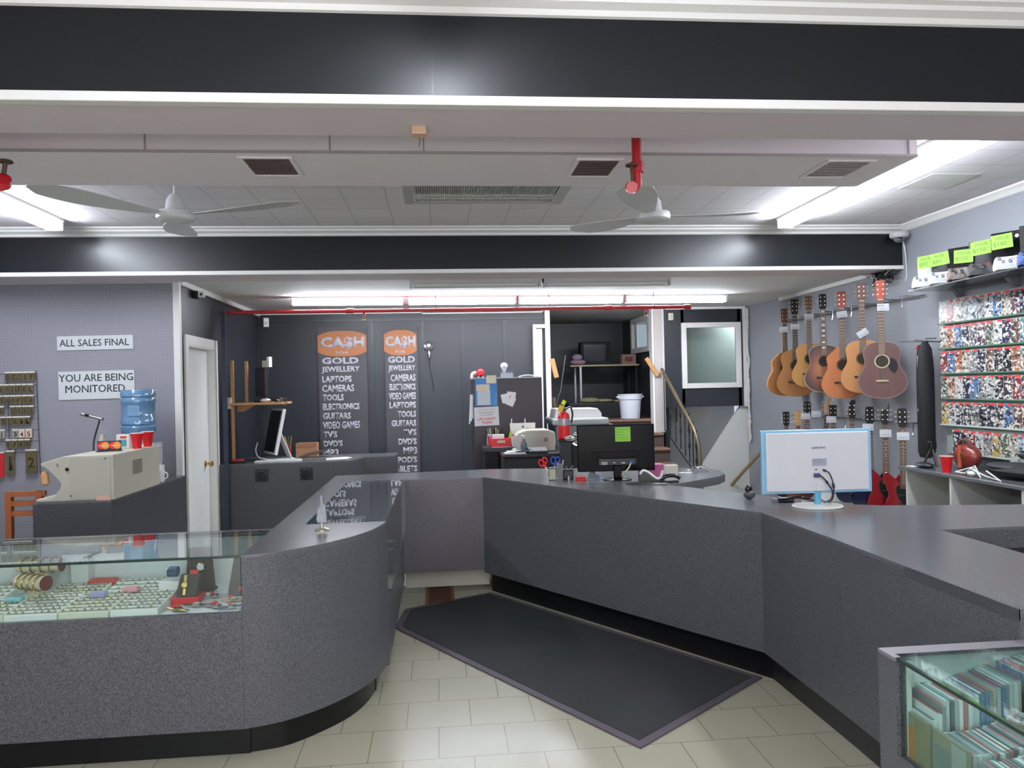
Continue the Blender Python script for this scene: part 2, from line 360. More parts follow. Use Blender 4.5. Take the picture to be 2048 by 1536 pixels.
# beams
def beam(y0, y1, lab):
    t = T('ceiling_beam', None, None, (0, y0, 0), kind='structure')
    bx('beam_face', BEAMB, -4.5, XW, 0, .02, 2.62, 2.92, t)
    bx('beam_body', BEIGE, -4.5, XW, .02, y1 - y0, 2.592, ZC, t)
    MB().bb(-4.5, XW, -.018, .03, 2.588, 2.622).to('edge_trim', WTRIM, t, bev=.004)
    MB().prism([(-.075, ZC), (-.075, ZC - .012), (-.055, ZC - .02), (-.05, ZC - .035), (-.02, ZC - .05), (-.012, ZC - .068), (0, ZC - .072), (0, ZC)], -4.5, XW, 'x').to('crown_molding', WTRIM, t)
    return t
b1 = beam(2.70, 3.03, ''); b2 = beam(6.60, 7.0, '')
bx('panel_seam', BLK, -.002, .002, -.002, .001, 2.63, 2.83, b1)
# crown on the right wall, upper ceiling; small trim under the rear ceiling
struct(MB().prism([(XW, ZC), (XW - .06, ZC), (XW - .06, ZC - .012), (XW - .035, ZC - .03), (XW - .012, ZC - .055), (XW, ZC - .06)], 3.03, 6.58, 'y').to('trim_10', WTRIM))
struct(MB().bb(XW - .03, XW, 7.05, 9.1, ZR - .045, ZR).to('trim_11', WTRIM, bev=.006))
struct(MB().bb(-2.27, 1.4, YB - .03, YB, ZR - .03, ZR).bb(3.05, 4.13, YB - .03, YB, ZR - .03, ZR).to('trim_12', WTRIM))
# duct boxed in under the ceiling
dt = T('air_duct', 'long pale boxed air duct hung under the ceiling behind the front beam', 'duct', (0, 3.52, 2.67))
bx('duct_body', DUCT, -4.5, 2.33, 0, .55, 0, .309, dt)
MB().bb(-4.5, 2.33, -.006, 0, 0, .012).bb(-1.27, -1.262, -.004, 0, 0, .3).bb(-.47, -.462, -.004, 0, 0, .3).bb(-.05, -.043, -.004, 0, 0, .3).bb(2.28, 2.288, -.004, 0, 0, .3).to('seam_trim', mat('duct_seam', (176, 166, 170), r=.6), dt)
VENTD = mat('vent_dust', (112, 92, 92), r=.8, rgb2=(140, 122, 122), scale=40)
for i, (xa, xb) in enumerate(((-.865, -.66), (.685, .875), (1.92, 2.13))):
    g = MB().bb(xa - .02, xb + .02, .04, .06, -.010, 0).bb(xa - .02, xb + .02, .33, .35, -.01, 0).bb(xa - .02, xa, .06, .33, -.01, 0).bb(xb, xb + .02, .06, .33, -.01, 0).to('vent_frame', DUCT, dt, bev=.003)
    MB().bb(xa, xb, .06, .33, -.003, 0).to('vent_backing', VENTD if i < 2 else mat('vent_clean', (200, 192, 194), r=.7), g)
    s_ = MB()
    for k in range(9): s_.box(((xa + xb) / 2, .085 + k * .028, -.006), (xb - xa, .016, .0015), (R(35), 0, 0))
    s_.to('vent_louvres', mat('vent_slat' if i < 2 else 'vent_slat_clean', (150, 130, 130) if i < 2 else (205, 198, 200), r=.7), g)
# ceiling cassette
ac = T('air_conditioner', 'ceiling air conditioner with a wide ribbed intake grille above the two fans', 'air conditioner', (.35, 5.1, ZC))
MB().bb(-.57, -.49, -.45, .49, -.045, 0).bb(.49, .57, -.45, .49, -.045, 0).bb(-.49, .49, .44, .49, -.04, 0).bb(-.49, .49, -.45, -.40, -.04, 0).to('housing', mat('ac_white', (198, 198, 196), r=.5), ac, bev=.006)
bx('intake', mat('ac_dark', (225, 225, 225), r=.8), -.49, .49, -.40, .44, -.012, 0, ac)
g = MB()
for k in range(64): g.bb(-.485 + k * .0152, -.480 + k * .0152, -.39, .43, -.035, -.02)
g.bb(-.49, .49, .26, .275, -.04, -.018).bb(-.49, .49, .34, .35, -.04, -.018).to('grille', mat('ac_rib', (226, 226, 224), r=.5), ac)
# ceiling access patch on the right
struct(MB().bb(3.35, 3.7, 4.9, 5.3, ZC - .004, ZC).to('trim_13', mat('patch', (214, 214, 210), r=.8)))

# ---------------------------------------------------------------- fluorescent fixtures
def fixture(label, loc, L, rz=0, lit=True, group=None, double=True, hd=.05):
    t = T('fluorescent_light', label, 'ceiling light', loc, rz, group)
    MB().prism([(-.07, 0), (.07, 0), (.07, -.02), (.035, -hd), (-.035, -hd), (-.07, -.02)], -L / 2, L / 2, 'x').to('housing', WTRIM, t)
    xs = (-.042, .042) if double else (0,)
    for x in xs:
        MB().tube([(-L / 2 + .03, x, -hd - .018), (L / 2 - .03, x, -hd - .018)], .0185, 12).to('tube', TUBEM if lit else TUBEOFF, t, smooth=True)
    s_ = MB()
    for e in (-1, 1): s_.bb(e * L / 2 - .02 * (e > 0), e * L / 2 + .02 * (e < 0), -.065, .065, -hd - .04, -.0)
    s_.to('end_socket', mat('socket_grey', (200, 200, 205), r=.5), t)
    return t
for i in range(4):
    fixture(f"lit fluorescent fixture above the red pipe, {['leftmost', 'second from left', 'third from left', 'rightmost'][i]} of four", (-.965 + 1.237 * i, 8.55 + .055 * i, ZR), 1.225, R(2.2), group='rear row of lit tube lights')
for i in range(2):
    fixture(f"unlit fluorescent fixture just behind the rear beam, {['left', 'right'][i]} one of the pair", (.36 + 1.245 * i, 7.2, ZR), 1.22, 0, False, group='unlit tube lights')
for side, x in (('right', 2.93), ('left', -2.93)):
    for i in range(2):
        fixture(f"lit fluorescent fixture x", (x, 3.72 + 1.93 * i, ZC), 1.9 if i == 0 else 1.2 + .0, R(90), group=f'{side} run of lit tube lights') if False else None
    fixture(f"long lit fluorescent fixture on the {side} side of the upper ceiling", (x, 4.75 if x > 0 else 5.18, ZC), 3.0 if x > 0 else 2.15, R(90))
fixture('unseen tube light added to brighten the room behind the square dark window', (4.45, 10.6, ZR), .6, 0, double=False)  # lamp added to lift the grey of this room, hidden from view
for x, y in ((.05, .98), (-2.8, -1.8), (2.8, -1.8)):
        fixture('lit fluorescent fixture over the front of the shop', (x, y, ZC), 2.4, R(90), group='front room tube lights')

# ---------------------------------------------------------------- ceiling fans
FANW = mat('fan_white', (214, 214, 214), r=.35)
def fan(label, x, y, angs, L):
    t = T('ceiling_fan', label, 'ceiling fan', (x, y, ZC))
    MB().lathe([(.05, 0), (.05, -.02), (.02, -.05), (.012, -.055)]).to('canopy', FANW, t, smooth=True)
    MB().tube([(0, 0, -.02), (0, 0, -.2)], .011, 12).to('rod', FANW, t, smooth=True)
    MB().lathe([(.012, -.165), (.03, -.17), (.05, -.20), (.058, -.26), (.06, -.262), (.105, -.275), (.11, -.29), (.108, -.318), (.095, -.328), (.05, -.334), (.004, -.335)], n=32).to('motor', FANW, t, smooth=True)
    for a in angs:
        n = 10; vs = []; fs = []
        for i in range(n + 1):
            u = i / n; r = .07 + (L - .07) * u; wv = .028 + .078 * math.sin(min(1, u * 1.15) * math.pi * .62) ** 1.4
            if u > .85: wv *= math.sqrt(max(.05, 1 - ((u - .85) / .152) ** 2))
            z = -.292 + .03 * u * u + .0
            tw = .16 * (1 - .3 * u)
            for sgn in (-1, 1):
                vs.append((r, sgn * wv, z + sgn * wv * tw)); vs.append((r, sgn * wv, z + sgn * wv * tw + .003))
        for i in range(n):
            a0 = i * 4; b0 = a0 + 4
            fs += [(a0, b0, b0 + 2, a0 + 2), (a0 + 1, a0 + 3, b0 + 3, b0 + 1), (a0, a0 + 1, b0 + 1, b0), (a0 + 2, b0 + 2, b0 + 3, a0 + 3)]
        fs += [(0, 2, 3, 1), (4 * n, 4 * n + 1, 4 * n + 3, 4 * n + 2)]
        MB().add(vs, fs).to('blade', FANW, t, rot=(0, 0, R(a)))
fan('white three-blade ceiling fan hanging on the left, above the back beam', -1.565, 4.82, (-15, 105, 225), .80)
fan('white three-blade ceiling fan behind the hanging red pipe', 1.40, 4.86, (4.6, 124.6, 244.6), .74)

# ---------------------------------------------------------------- red pipes
t = T('sprinkler_pipe', 'red pipe dropping from the ceiling with an elbow and valve, right of the vents', 'pipe', (.88, 3.29, 2.67))
MB().tube(crom([(0, 0, .31), (0, 0, 0), (0, 0, -.17), (-.005, 0, -.2), (-.02, .0, -.215), (-.035, -.03, -.22)], 5), .021, 14).to('pipe', REDPIPE, t, smooth=True)
MB().tube([(0, 0, -.10), (0, 0, -.145)], .03, 14).to('fitting', REDPIPE, t, smooth=True); MB().tube([(-.035, -.02, -.215), (-.037, -.05, -.222)], .025, 14).to('fitting', REDPIPE, t, smooth=True)
MB().tube([(-.03, -.035, -.2), (-.035, -.045, -.13)], .007, 8).lathe([(.026, 0), (.028, .004), (.026, .008), (.01, .01)], (-.035, -.045, -.13), 12).to('valve_handle', mat('rusty_brass', (88, 70, 52), r=.6, m=.4), t, smooth=True)
t = T('sprinkler_pipe', 'red pipe elbow with a dark round valve handle at the far left under the duct', 'pipe', (-1.73, 3.29, 2.50))
MB().tube(crom([(-.06, 0, .48), (-.06, 0, .05), (-.055, 0, .0), (-.03, 0, -.035), (0, -.02, -.04), (.012, -.04, -.025)], 5), .022, 14).to('pipe', REDPIPE, t, smooth=True)
MB().tube([(.0, -.02, -.04), (.014, -.045, -.02)], .031, 14).to('fitting', REDPIPE, t, smooth=True)
MB().tube([(.014, -.035, -.0), (.02, -.035, .045)], .009, 8).lathe([(.026, 0), (.03, .004), (.026, .01), (.01, .012)], (.02, -.035, .045), 12).to('valve_handle', mat('rusty_brass', (88, 70, 52), r=.6, m=.4), t, smooth=True)
t = T('sprinkler_pipe', 'long bright red sprinkler pipe running across the rear below the row of lit tubes', 'pipe', (0, 8.4, 2.46))
MB().tube([(-2.28, 0, 0), (2.80, 0.02, 0)], .02, 12).tube([(2.76, .02, 0), (2.83, .02, 0)], .028, 12).tube([(1.85, 0.01, 0), (1.93, .01, 0)], .027, 12).tube([(-.98, 0, 0), (-.9, 0, 0)], .027, 12).to('pipe', REDPIPE, t, smooth=True)
MB().tube([(1.22, .01, 0), (1.22, .01, .17)], .006, 6).tube([(-.02, .0, 0), (-.02, 0, .17)], .006, 6).tube([(2.4, .0, 0), (2.4, 0, .17)], .006, 6).to('hanger_rod', STEEL, t)
for x in (-.79, 2.31):
    s_ = MB().tube([(x, 0, -.01), (x, 0, -.05)], .014, 10).to('sprinkler_fitting', REDPIPE, t, smooth=True)
    MB().tube([(x + .02 * math.cos(k * .5), 0, -.07 + .022 * math.sin(k * .5)) for k in range(13)], .0035, 6).lathe([(.016, 0), (.018, -.003), (.004, -.004)], (x, 0, -.095), 10).to('sprinkler_head', BRASS, s_, smooth=True)
bx_ = tag(bx('standpipe', mat('blue_pipe_paint', (36, 46, 66), r=.4), -2.215, -2.175, 8.14, 8.18, 0, 2.45), 'thin dark upright pipe against the dark left wall under the red pipe', 'pipe')

# small fixed devices
t = T('junction_box', 'small peach block stuck under the front beam with a dangling wire', 'box', (-.055, 2.93, 2.592))
MB().bb(-.027, .027, -.02, .03, -.03, 0).bb(-.022, .022, -.022, -.02, -.021, -.016).to('block', mat('peach_plastic', (214, 178, 150), r=.6), t, bev=.003)
MB().tube([(0, .03, -.01), (.002, .05, -.03), (-.002, .055, -.06)], .0025, 6).to('wire', mat('wire_grey', (120, 110, 105), r=.6), t)
t = T('security_camera', 'white dome security camera at the right end of the back beam', 'camera', (4.11, 6.50, 2.90), R(-30))
MB().lathe([(.075, .0), (.08, -.01), (.08, -.03), (.072, -.045), (.06, -.05)], n=28).to('housing', mat('camera_grey', (190, 190, 192), r=.4), t, smooth=True)
MB().ell((0, 0, -.045), (.055, .055, .045)).to('dome', mat('dome_grey', (110, 112, 118), r=.15), t, smooth=True)
MB().lathe([(.02, 0), (.022, .008), (.012, .012), (.002, .012)], (0, -.045, -.065), 16, axis='y').to('lens', BLK, t, smooth=True)
MB().tube(crom([(.03, .05, -.05), (.05, .06, -.2), (.055, .08, -.38), (.04, .09, -.42)], 5), .005, 6).to('cable', WHITE, t, smooth=True)
t = T('security_camera', 'small black and white camera high on the dark wall above the white door', 'camera', (DX, 7.56, 2.545))
bx('mount', BLK, 0, .05, -.05, .03, -.035, .035, t, bev=.006); bx('camera_body', WHITE, .05, .11, -.05, -.01, -.03, .03, t, bev=.006)
MB().lathe([(.012, 0), (.012, .004), (.004, .005)], (.08, -.05, 0), 12, axis='y').to('lens', BLK, t)
t = T('motion_sensor', 'white wall sensor on the dark wall left of the banners', 'sensor', (-2.20, 10.13, 2.50), R(20)); MB().bb(-.035, .035, -.06, .0, -.06, .06).to('housing', WHITE, t, bev=.012); bx('sensor_lens', mat('sensor_grey', (190, 190, 188), r=.3), -.02, .02, -.064, -.06, -.03, .01, t)
t = T('motion_sensor', 'small cream sensor on the dark wall right of the pale column', 'sensor', (3.12, 10.13, 2.50)); MB().bb(-.035, .035, -.04, .0, -.05, .05).to('housing', mat('cream_plastic', (206, 200, 180), r=.5), t, bev=.008); bx('sensor_lens', mat('sensor_grey', (190, 190, 188), r=.3), -.02, .02, -.043, -.04, -.02, .01, t)
t = T('clamp_lamp', 'round silver lamp with a short handle on the dark wall right of the banners', 'lamp', (-.125, 10.14, 2.17))
MB().lathe([(.02, 0), (.03, .02), (.055, .05), (.06, .055), (.05, .05), (.02, .03)], (0, 0, 0), 24, axis='y').to('shade', STEEL, t, smooth=True)
MB().ell((0, -.05, 0), (.025, .012, .025)).to('bulb', WHITE, t, smooth=True)
MB().tube([(0, -.02, -.05), (.005, -.03, -.13), (.0, -.03, -.17)], [.012, .02, .012], 10).to('handle', CHROME, t, smooth=True)
MB().tube(crom([(.0, -.01, -.17), (.01, 0, -.3), (.04, 0, -.45), (.05, 0, -.6)], 4), .004, 6).to('cord', BLK, t)

# ---------------------------------------------------------------- banners
BANM = mat('banner_charcoal', (62, 60, 66), r=.55)
ORNG = mat('banner_orange', (166, 102, 58), r=.55)
LETM = mat('banner_letters', (184, 184, 192), r=.5)
def banner(label, x0, x1, lines, xr, right, ovx, cashx):
    t = T('sign_banner', label, 'banner', (x0, 10.125, .3))
    bx('panel', BANM, 0, x1 - x0, -.008, 0, 0, 2.13, t)
    a, b = (ovx[0] - x0, ovx[1] - x0); cxx = (a + b) / 2; hw = (b - a) / 2; zc = 1.915
    pts = [(cxx + hw * u, zc + .165 * (1 - .36 * abs(u) ** 3)) for u in [i / 12 for i in range(-12, 13)]] + [(cxx + hw * u, zc - .165 * (1 - .36 * abs(u) ** 3)) for u in [i / 12 for i in range(12, -13, -1)]]
    MB().prism(pts, -.011, -.008, 'y').to('emblem', ORNG, t)
    text('CA$H', LETM, t, (cashx[0] - x0, -.011, zc - .075), h=.165, wid=cashx[1] - cashx[0], bold=.05, name='lettering')
    text('FOR', LETM, t, (cxx, -.011, zc - .135), h=.035, wid=.17 if not right else .13, bold=.02, align='CENTER')
    ob = None
    z = 1.695
    for s_, wd, hh in lines:
        text(s_, LETM, t, ((xr - x0), -.008, z - hh / 2 - .0), h=hh, wid=wd, bold=.042, align='RIGHT' if right else 'LEFT')
        z -= .1187
    return t
px = 10.13 / 1540 * 1.003
banner('wide charcoal banner with orange emblem on the dark rear wall, left of the pair', -1.545, -.925,
       [('GOLD', 71 * px, .088)] + [(s_, n * px, .086) for s_, n in (('JEWELLERY', 72), ('LAPTOPS', 57), ('CAMERAS', 61), ('TOOLS', 41), ('ELECTRONICS', 71), ('GUITARS', 54), ('VIDEO GAMES', 71), ("TV'S", 27), ("DVD'S", 37), ('MP3', 28), ("IPOD'S", 40), ('TABLETS', 50))],
       -1.502, False, (-1.548, -.928), (-1.518, -.955))
banner('narrower charcoal banner with orange emblem on the rear wall, right of the pair', -.695, -.268,
       [('GOLD', 53 * px, .088)] + [(s_, n * px, .086) for s_, n in (('JEWELLERY', 52), ('CAMERAS', 48), ('ELECTRONICS', 51), ('VIDEO GAMES', 52), ('LAPTOPS', 52), ('TOOLS', 36), ('GUITARS', 49), ("TV'S", 25), ("DVD'S", 36), ('MP3', 26), ("IPOD'S", 41), ('TABLETS', 52))],
       -.308, True, (-.702, -.282), (-.688, -.295))
# ---------------------------------------------------------------- counters
CT = .90; KH = .15
# left jewellery showcase
t = T('jewelry_showcase', 'long grey laminate jewellery showcase with a glass top at the lower left', 'showcase', (-2.4, 3.7, 0))
def W(mb, name, m, parent, **k):
    """link a mesh given in world coordinates under an unrotated empty"""
    L = parent.location; mb.v = [(a - L[0], b - L[1], c - L[2]) for a, b, c in mb.v]; return mb.to(name, m, parent, **k)
W(MB().bb(-4.2, -.871, 3.43, 3.45, KH, .655).bb(-4.2, -.871, 4.03, 4.06, KH, .88).bb(-4.2, -.871, 3.45, 4.03, KH, KH + .02), 'cabinet_body', LAMF, t)
W(MB().bb(-4.2, -.871, 3.53, 4.0, 0, KH), 'kick', KICK, t)
W(MB().bb(-4.2, -.871, 3.45, 4.03, .63, .648), 'display_deck', mat('display_white', (222, 228, 228), r=.6), t)
W(MB().bb(-4.2, -.871, 4.0, 4.03, .648, .875).bb(-1.80, -1.72, 3.93, 4.0, .648, .875), 'inner_lining', mat('display_lining', (206, 212, 212), r=.6), t)
W(MB().bb(-4.2, -.875, 3.436, 3.442, .655, .89), 'front_glass', GLASS, t)
W(MB().bb(-4.2, -.873, 3.425, 4.03, .893, .902), 'top_glass', GLASS, t)
W(MB().bb(-4.2, -.873, 3.419, 3.425, .892, .903), 'glass_edge', GEDGE, t)
W(MB().bb(-4.2, -.871, 4.03, 4.075, .88, .90), 'back_rail', LAMT, t)
# curved end
arc = crom([(-.87, 3.43), (-.72, 3.485), (-.57, 3.60), (-.44, 3.76), (-.345, 3.95), (-.295, 4.165)], 7)
foot = arc + [(-.87, 4.165)]
t = T('corner_counter', 'curved grey laminate end of the showcase bulging towards the aisle', 'counter', (-.6, 3.9, 0))
W(MB().prism(foot, KH, CT - .012), 'cabinet_body', LAMF, t, smooth=True)
W(MB().prism(foot, CT - .012, CT), 'worktop', LAMT, t, smooth=True)
k_ = crom([(-.87, 3.54), (-.73, 3.58), (-.60, 3.69), (-.48, 3.84), (-.41, 4.0), (-.375, 4.165)], 7) + [(-.87, 4.165)]
W(MB().prism(k_, 0, KH), 'kick', KICK, t, smooth=True)
# glass case running away from the viewer
t = T('glass_showcase', 'glass-topped showcase with dark shelves running away from the curved counter end', 'showcase', (-.6, 5.1, 0))
W(MB().bb(-.86, -.30, 4.17, 6.05, .13, .45).bb(-.87, -.85, 4.17, 6.05, .13, .88), 'cabinet_body', LAMF, t)
W(MB().bb(-.8, -.37, 4.17, 6.05, 0, .13), 'kick', KICK, t)
W(MB().bb(-.87, -.72, 4.166, 6.05, .88, .90), 'side_rail', LAMT, t)
W(MB().bb(-.72, -.30, 4.17, 6.05, .892, .90), 'top_glass', GLASSG, t)
W(MB().bb(-.306, -.300, 4.17, 6.05, .455, .888), 'side_glass', GLASSG, t)
W(MB().bb(-.85, -.31, 4.17, 6.05, .451, .46).bb(-.85, -.843, 4.17, 6.05, .46, .88), 'lining', mat('case_dim_green', (62, 86, 84), r=.5), t)  # dark green puts the dimness inside the case into the lining colour
W(MB().bb(-.84, -.45, 4.2, 6.0, .66, .668), 'glass_shelf', GLASSG, t)
for i, (x, y, z) in enumerate([(-.42, 4.45, .46), (-.5, 4.62, .67), (-.44, 4.85, .46), (-.62, 4.95, .67), (-.42, 5.2, .46), (-.55, 5.35, .67), (-.4, 5.55, .46), (-.62, 5.7, .67), (-.4, 5.85, .46)]):
    b = T('jewelry_box', f"pale box {'on the inner shelf' if z > .5 else 'on the floor'} of the long glass showcase, {['nearest', 'second', 'third', 'fourth', 'farthest'][(i + 1) // 2 if z < .5 else i // 2]} on its level", 'box', (x, y, z + .0005), R(random.uniform(-10, 10)), 'pale boxes in the glass showcase')
    bx('tray', mat('pale_box', (206, 214, 210), r=.5), -.06, .06, -.02, .02, 0, .014, b); bx('price_card', PAPER, -.03, .03, -.03, -.022, 0, .02, b)
# centre counter
t = T('center_counter', 'grey laminate counter panel closing the far end of the aisle', 'counter', (0, 6.2, 0))
W(MB().bb(-.87, .324, 6.06, 6.5, .17, CT - .012), 'cabinet_body', mat('laminate_flash_tint', (104, 98, 105), r=0.4, spec=0.5, rgb2=(76, 72, 78), scale=260, detail=2, thr=(0.35, 0.65)), t)  # same laminate, lighter and purplish to paint in the reflected flash
W(MB().prism([(-.87, 6.06), (.324, 6.06), (.324, 6.62), (-.87, 6.5)], CT - .012, CT), 'worktop', LAMT, t)
W(MB().bb(-.3, .37, 6.2, 6.24, .02, .148), 'kick', mat('white_kick', (196, 194, 180), r=.6), t)
W(MB().bb(-.302, -.285, 6.051, 6.06, .17, .885), 'edge_strip', LAMT, t)
# main service counter
top = [(.325, 6.06), (1.70, 3.985), (1.715, 3.2), (1.715, 2.16), (2.28, 2.16), (2.28, 3.345), (4.16, 3.37), (4.16, 3.80), (3.4, 3.87), (2.85, 3.97), (2.42, 4.06), (2.24, 4.16), (2.0, 4.53), (1.574, 5.204), (2.06, 5.58), (2.17, 5.74), (2.21, 5.95), (2.17, 6.12), (1.87, 6.3), (.79, 6.57), (.326, 6.64)]
t = T('service_counter', 'big angled grey laminate service counter filling the right side, with a speckled worktop', 'counter', (1.5, 4.5, 0))
body = [(.325, 6.06), (1.70, 3.985), (1.715, 3.2), (1.715, 2.16), (2.28, 2.16), (2.28, 3.345), (4.16, 3.37), (4.16, 3.80), (3.4, 3.87), (2.85, 3.97), (2.42, 4.06), (2.24, 4.16), (2.0, 4.53), (1.574, 5.204), (.85, 6.3), (.79, 6.53), (.326, 6.6)]
W(MB().prism(body, KH, CT - .013), 'cabinet_body', LAMF, t)
W(MB().prism(top, CT - .013, CT), 'worktop', LAMT, t)
W(MB().prism([(1.574, 5.206), (2.06, 5.58), (2.17, 5.74), (2.21, 5.95), (2.17, 6.12), (1.87, 6.3), (1.2, 6.46), (1.1, 5.95)], CT - .06, CT - .013), 'peninsula_edge', LAMF, t)
W(MB().prism(inset(body, .055), 0, KH), 'kick', KICK, t)
W(MB().bb(1.712, 1.719, 2.16, 2.72, CT - .035, CT + .001), 'edge_band', LAM, t)
W(MB().bb(2.42, 4.15, 3.338, 3.35, .15, .80), 'recess_shade_panel', BLKM, t)  # flat black panel standing in for the shaded hollow below the laminate band
W(MB().bb(1.9, 1.94, 5.9, 5.94, 0, CT - .06), 'leg', BLKM, t)
W(MB().prism([(1.7009, 3.985), (1.6985, 3.9825), (1.7145, 3.2), (1.7160, 3.2)], KH, CT - .013), 'corner_strip', LAMF, t)
# floor mat
matp = [(.36, 6.0), (-.28, 5.66), (-.33, 5.25), (-.29, 5.16), (.845, 3.32), (1.70, 4.02)]
t = T('floor_mat', 'large dark ribbed floor mat with a purplish rubber border lying in the aisle', 'mat', (.6, 4.7, .001))
W(MB().prism(matp, .001, .008), 'border', mat('mat_border', (84, 76, 84), r=.6), t)
W(MB().prism(inset(matp, .045), .007, .0105), 'pile', mat('mat_pile', (48, 50, 50), r=.95, rgb2=(28, 30, 30), scale=120, bump=.6, detail=4), t)
t = T('doormat', 'small brown floor mat poking out behind the dark floor mat', 'mat', (-.03, 6.05, .001))
bx('pile', mat('brown_mat', (84, 50, 30), r=.95, scale=60), -.085, .085, -.28, .24, 0, .008, t); MB().bb(-.11, -.085, -.28, .24, 0, .006).bb(.085, .11, -.28, .24, 0, .006).to('border', mat('brown_mat_edge', (128, 94, 60), r=.9), t)

# rear left counter
CR = .868
t = T('rear_counter', 'grey laminate counter with two square dark vents in front of the left banner', 'counter', (-1.4, 8.4, 0))
rp = [(-2.295, 8.19), (-.97, 8.26), (-.84, 8.60), (-.50, 8.66), (-.50, 9.1), (-2.295, 9.1)]
W(MB().prism(rp, .1, CR - .012), 'cabinet_body', LAM, t); W(MB().prism(rp, CR - .012, CR), 'worktop', LAMT, t); W(MB().prism(inset(rp, .05), 0, .1), 'kick', KICK, t)
for x in (-1.855, -1.405):
    y = 8.19 + (x + 2.295) * .0528
    g = W(MB().bb(x - .065, x + .065, y - .012, y + .006, CR - .19, CR - .06), 'vent', mat('vent_black', (30, 32, 34), r=.7), t, bev=.012)
    MB().lathe([(.05, 0), (.052, .006), (.045, .008), (.043, .003)], (0, 0, 0), 20, axis='y').to('fan_ring', BLK, g).location = (x - t.location[0], y - .012 - t.location[1], CR - .125)
# left side counter with the cream machine
t = T('side_counter', 'grey laminate counter carrying the cream machine, behind the left showcase', 'counter', (-2.55, 6.1, 0))
W(MB().bb(-2.717, -2.215, 5.42, 6.95, .1, CT - .012), 'cabinet_body', LAM, t); W(MB().bb(-2.717, -2.215, 5.42, 6.95, CT - .012, CT), 'worktop', LAMT, t); W(MB().bb(-2.8, -2.26, 5.48, 6.9, 0, .1), 'kick', KICK, t)
t = T('engraving_machine', 'cream metal machine with a chamfered hooked nose standing on the left side counter', 'machine', (-2.21, 5.45, CT + .001))
# profile in x,z seen from the front (nose to the left), 0.95 m deep
pf = [(0, 0), (0, .292), (-.19, .300), (-.27, .295), (-.46, .225), (-.455, .215), (-.33, .19), (-.335, .155), (-.345, .11), (-.40, .05), (-.47, .02), (-.475, 0)]
pf = [(0, 0), (0, .305), (-.32, .302), (-.467, .258), (-.467, .243), (-.437, .23), (-.395, .187), (-.352, .14), (-.337, .11), (-.35, .078), (-.376, .046), (-.40, .022), (-.50, .018), (-.50, 0)]
MB().prism(pf, 0, .86, 'y').to('housing', CREAM, t, bev=.004)
MB().bb(-.28, -.02, -.004, 0, .012, .29).to('front_panel', mat('cream_panel', (180, 177, 164), r=.5), t)
MB().lathe([(.012, 0), (.012, .006), (.004, .007)], (-.295, -.0045, .215), 12, axis='y').lathe([(.006, 0), (.005, .003)], (-.275, -.002, .035), 12, axis='y').lathe([(.006, 0), (.005, .003)], (-.05, -.002, .28), 12, axis='y').to('screw', BLK, t)
v = bx('side_vent', mat('vent_slot', (84, 84, 72), r=.7), 0, .004, .335, .50, .135, .235, t)
s_ = MB()
for k in range(8): s_.bb(.003, .006, .337 + k * .0205, .341 + k * .0205, .137, .233)
s_.to('louvres', CREAM, v)
MB().tube([(-.36, -.006, .255), (-.352, -.01, .235)], .004, 6).to('latch', STEEL, t)
bx('orange_note', mat('peach_note', (222, 176, 160), r=.8), -.11, -.02, -.0055, -.004, 0, .03, t)
t = T('wooden_block', 'small tan wooden handle sticking out left of the cream machine', 'tool', (-2.655, 5.47, 1.01), rot=(0, R(-6), 0))
MB().lathe([(.012, 0), (.024, .012), (.024, .07), (.018, .09), (.012, .094)]).to('handle', mat('tan_wood', (198, 148, 100), r=.5), t, smooth=True)
# things on the machine
def cup(label, loc, h=.118, group=None, sc_=1.0):
    t = T('plastic_cup', label, 'cup', loc, 0, group)
    MB().lathe([(.030 * sc_, 0), (.030 * sc_, .003), (.034 * sc_, h * .35), (.0345 * sc_, h * .36), (.041 * sc_, h * .80), (.0415 * sc_, h * .81), (.046 * sc_, h - .004), (.043 * sc_, h - .004), (.028 * sc_, .008)], n=28).to('cup_body', REDP, t, smooth=True)
    MB().tube([(.0455 * sc_ * math.cos(k * R(15)), .0455 * sc_ * math.sin(k * R(15)), h - .001) for k in range(25)], .0022, 6, cap=False).to('rim', WHITE, t, smooth=True)
    return t
zt = CT + .316
cup('red plastic cup on the cream machine, left one of the pair', (-2.26, 6.0, zt - .012), group='red cups on the machine')
cup('red plastic cup on the cream machine, right one of the pair', (-2.262, 6.22, zt - .012), group='red cups on the machine')
CARDB = mat('card_navy', (32, 36, 60), r=.5); MCR = mat('logo_red', (214, 40, 46), r=.5); MCO = mat('logo_orange', (240, 150, 40), r=.5)
t = T('card_sign', 'little tent sign with two overlapping red and orange discs on the cream machine', 'sign', (-2.36, 5.80, zt - .01), R(6))
for i, x in enumerate((-.058, .022)):
    p = bx('panel', CARDB, x - .035, x + .045, -.004 - i * .006, -i * .006, .0, .075, t)
    MB().lathe([(.026, 0), (.026, .0015)], (x - .008, -.004 - i * .006, .042), 24, axis='y').to('logo_disc', MCR, p); MB().lathe([(.026, 0), (.026, .0012)], (x + .018, -.0045 - i * .006, .042), 24, axis='y').to('logo_disc', MCO, p)
    text('MasterCard', WHITE, p, (x + .005, -.0065 - i * .006, .037), h=.010, wid=.05, align='CENTER', bold=.02)
MB().prism([(-.10, 0), (-.07, 0), (-.055, .12), (-.075, .12)], -.002, .06, 'y').to('easel', CREAM, t); bx('tab', mat('tab_grey', (150, 150, 148), r=.5), -.08, -.05, .0, .03, .10, .125, t)
bx('base', BLK, -.10, .07, -.03, .02, 0, .006, t, bev=.002)
t = T('card_box', 'small white box with a red and blue label beside the red cups', 'box', (-2.385, 6.1, zt - .01), R(-8))
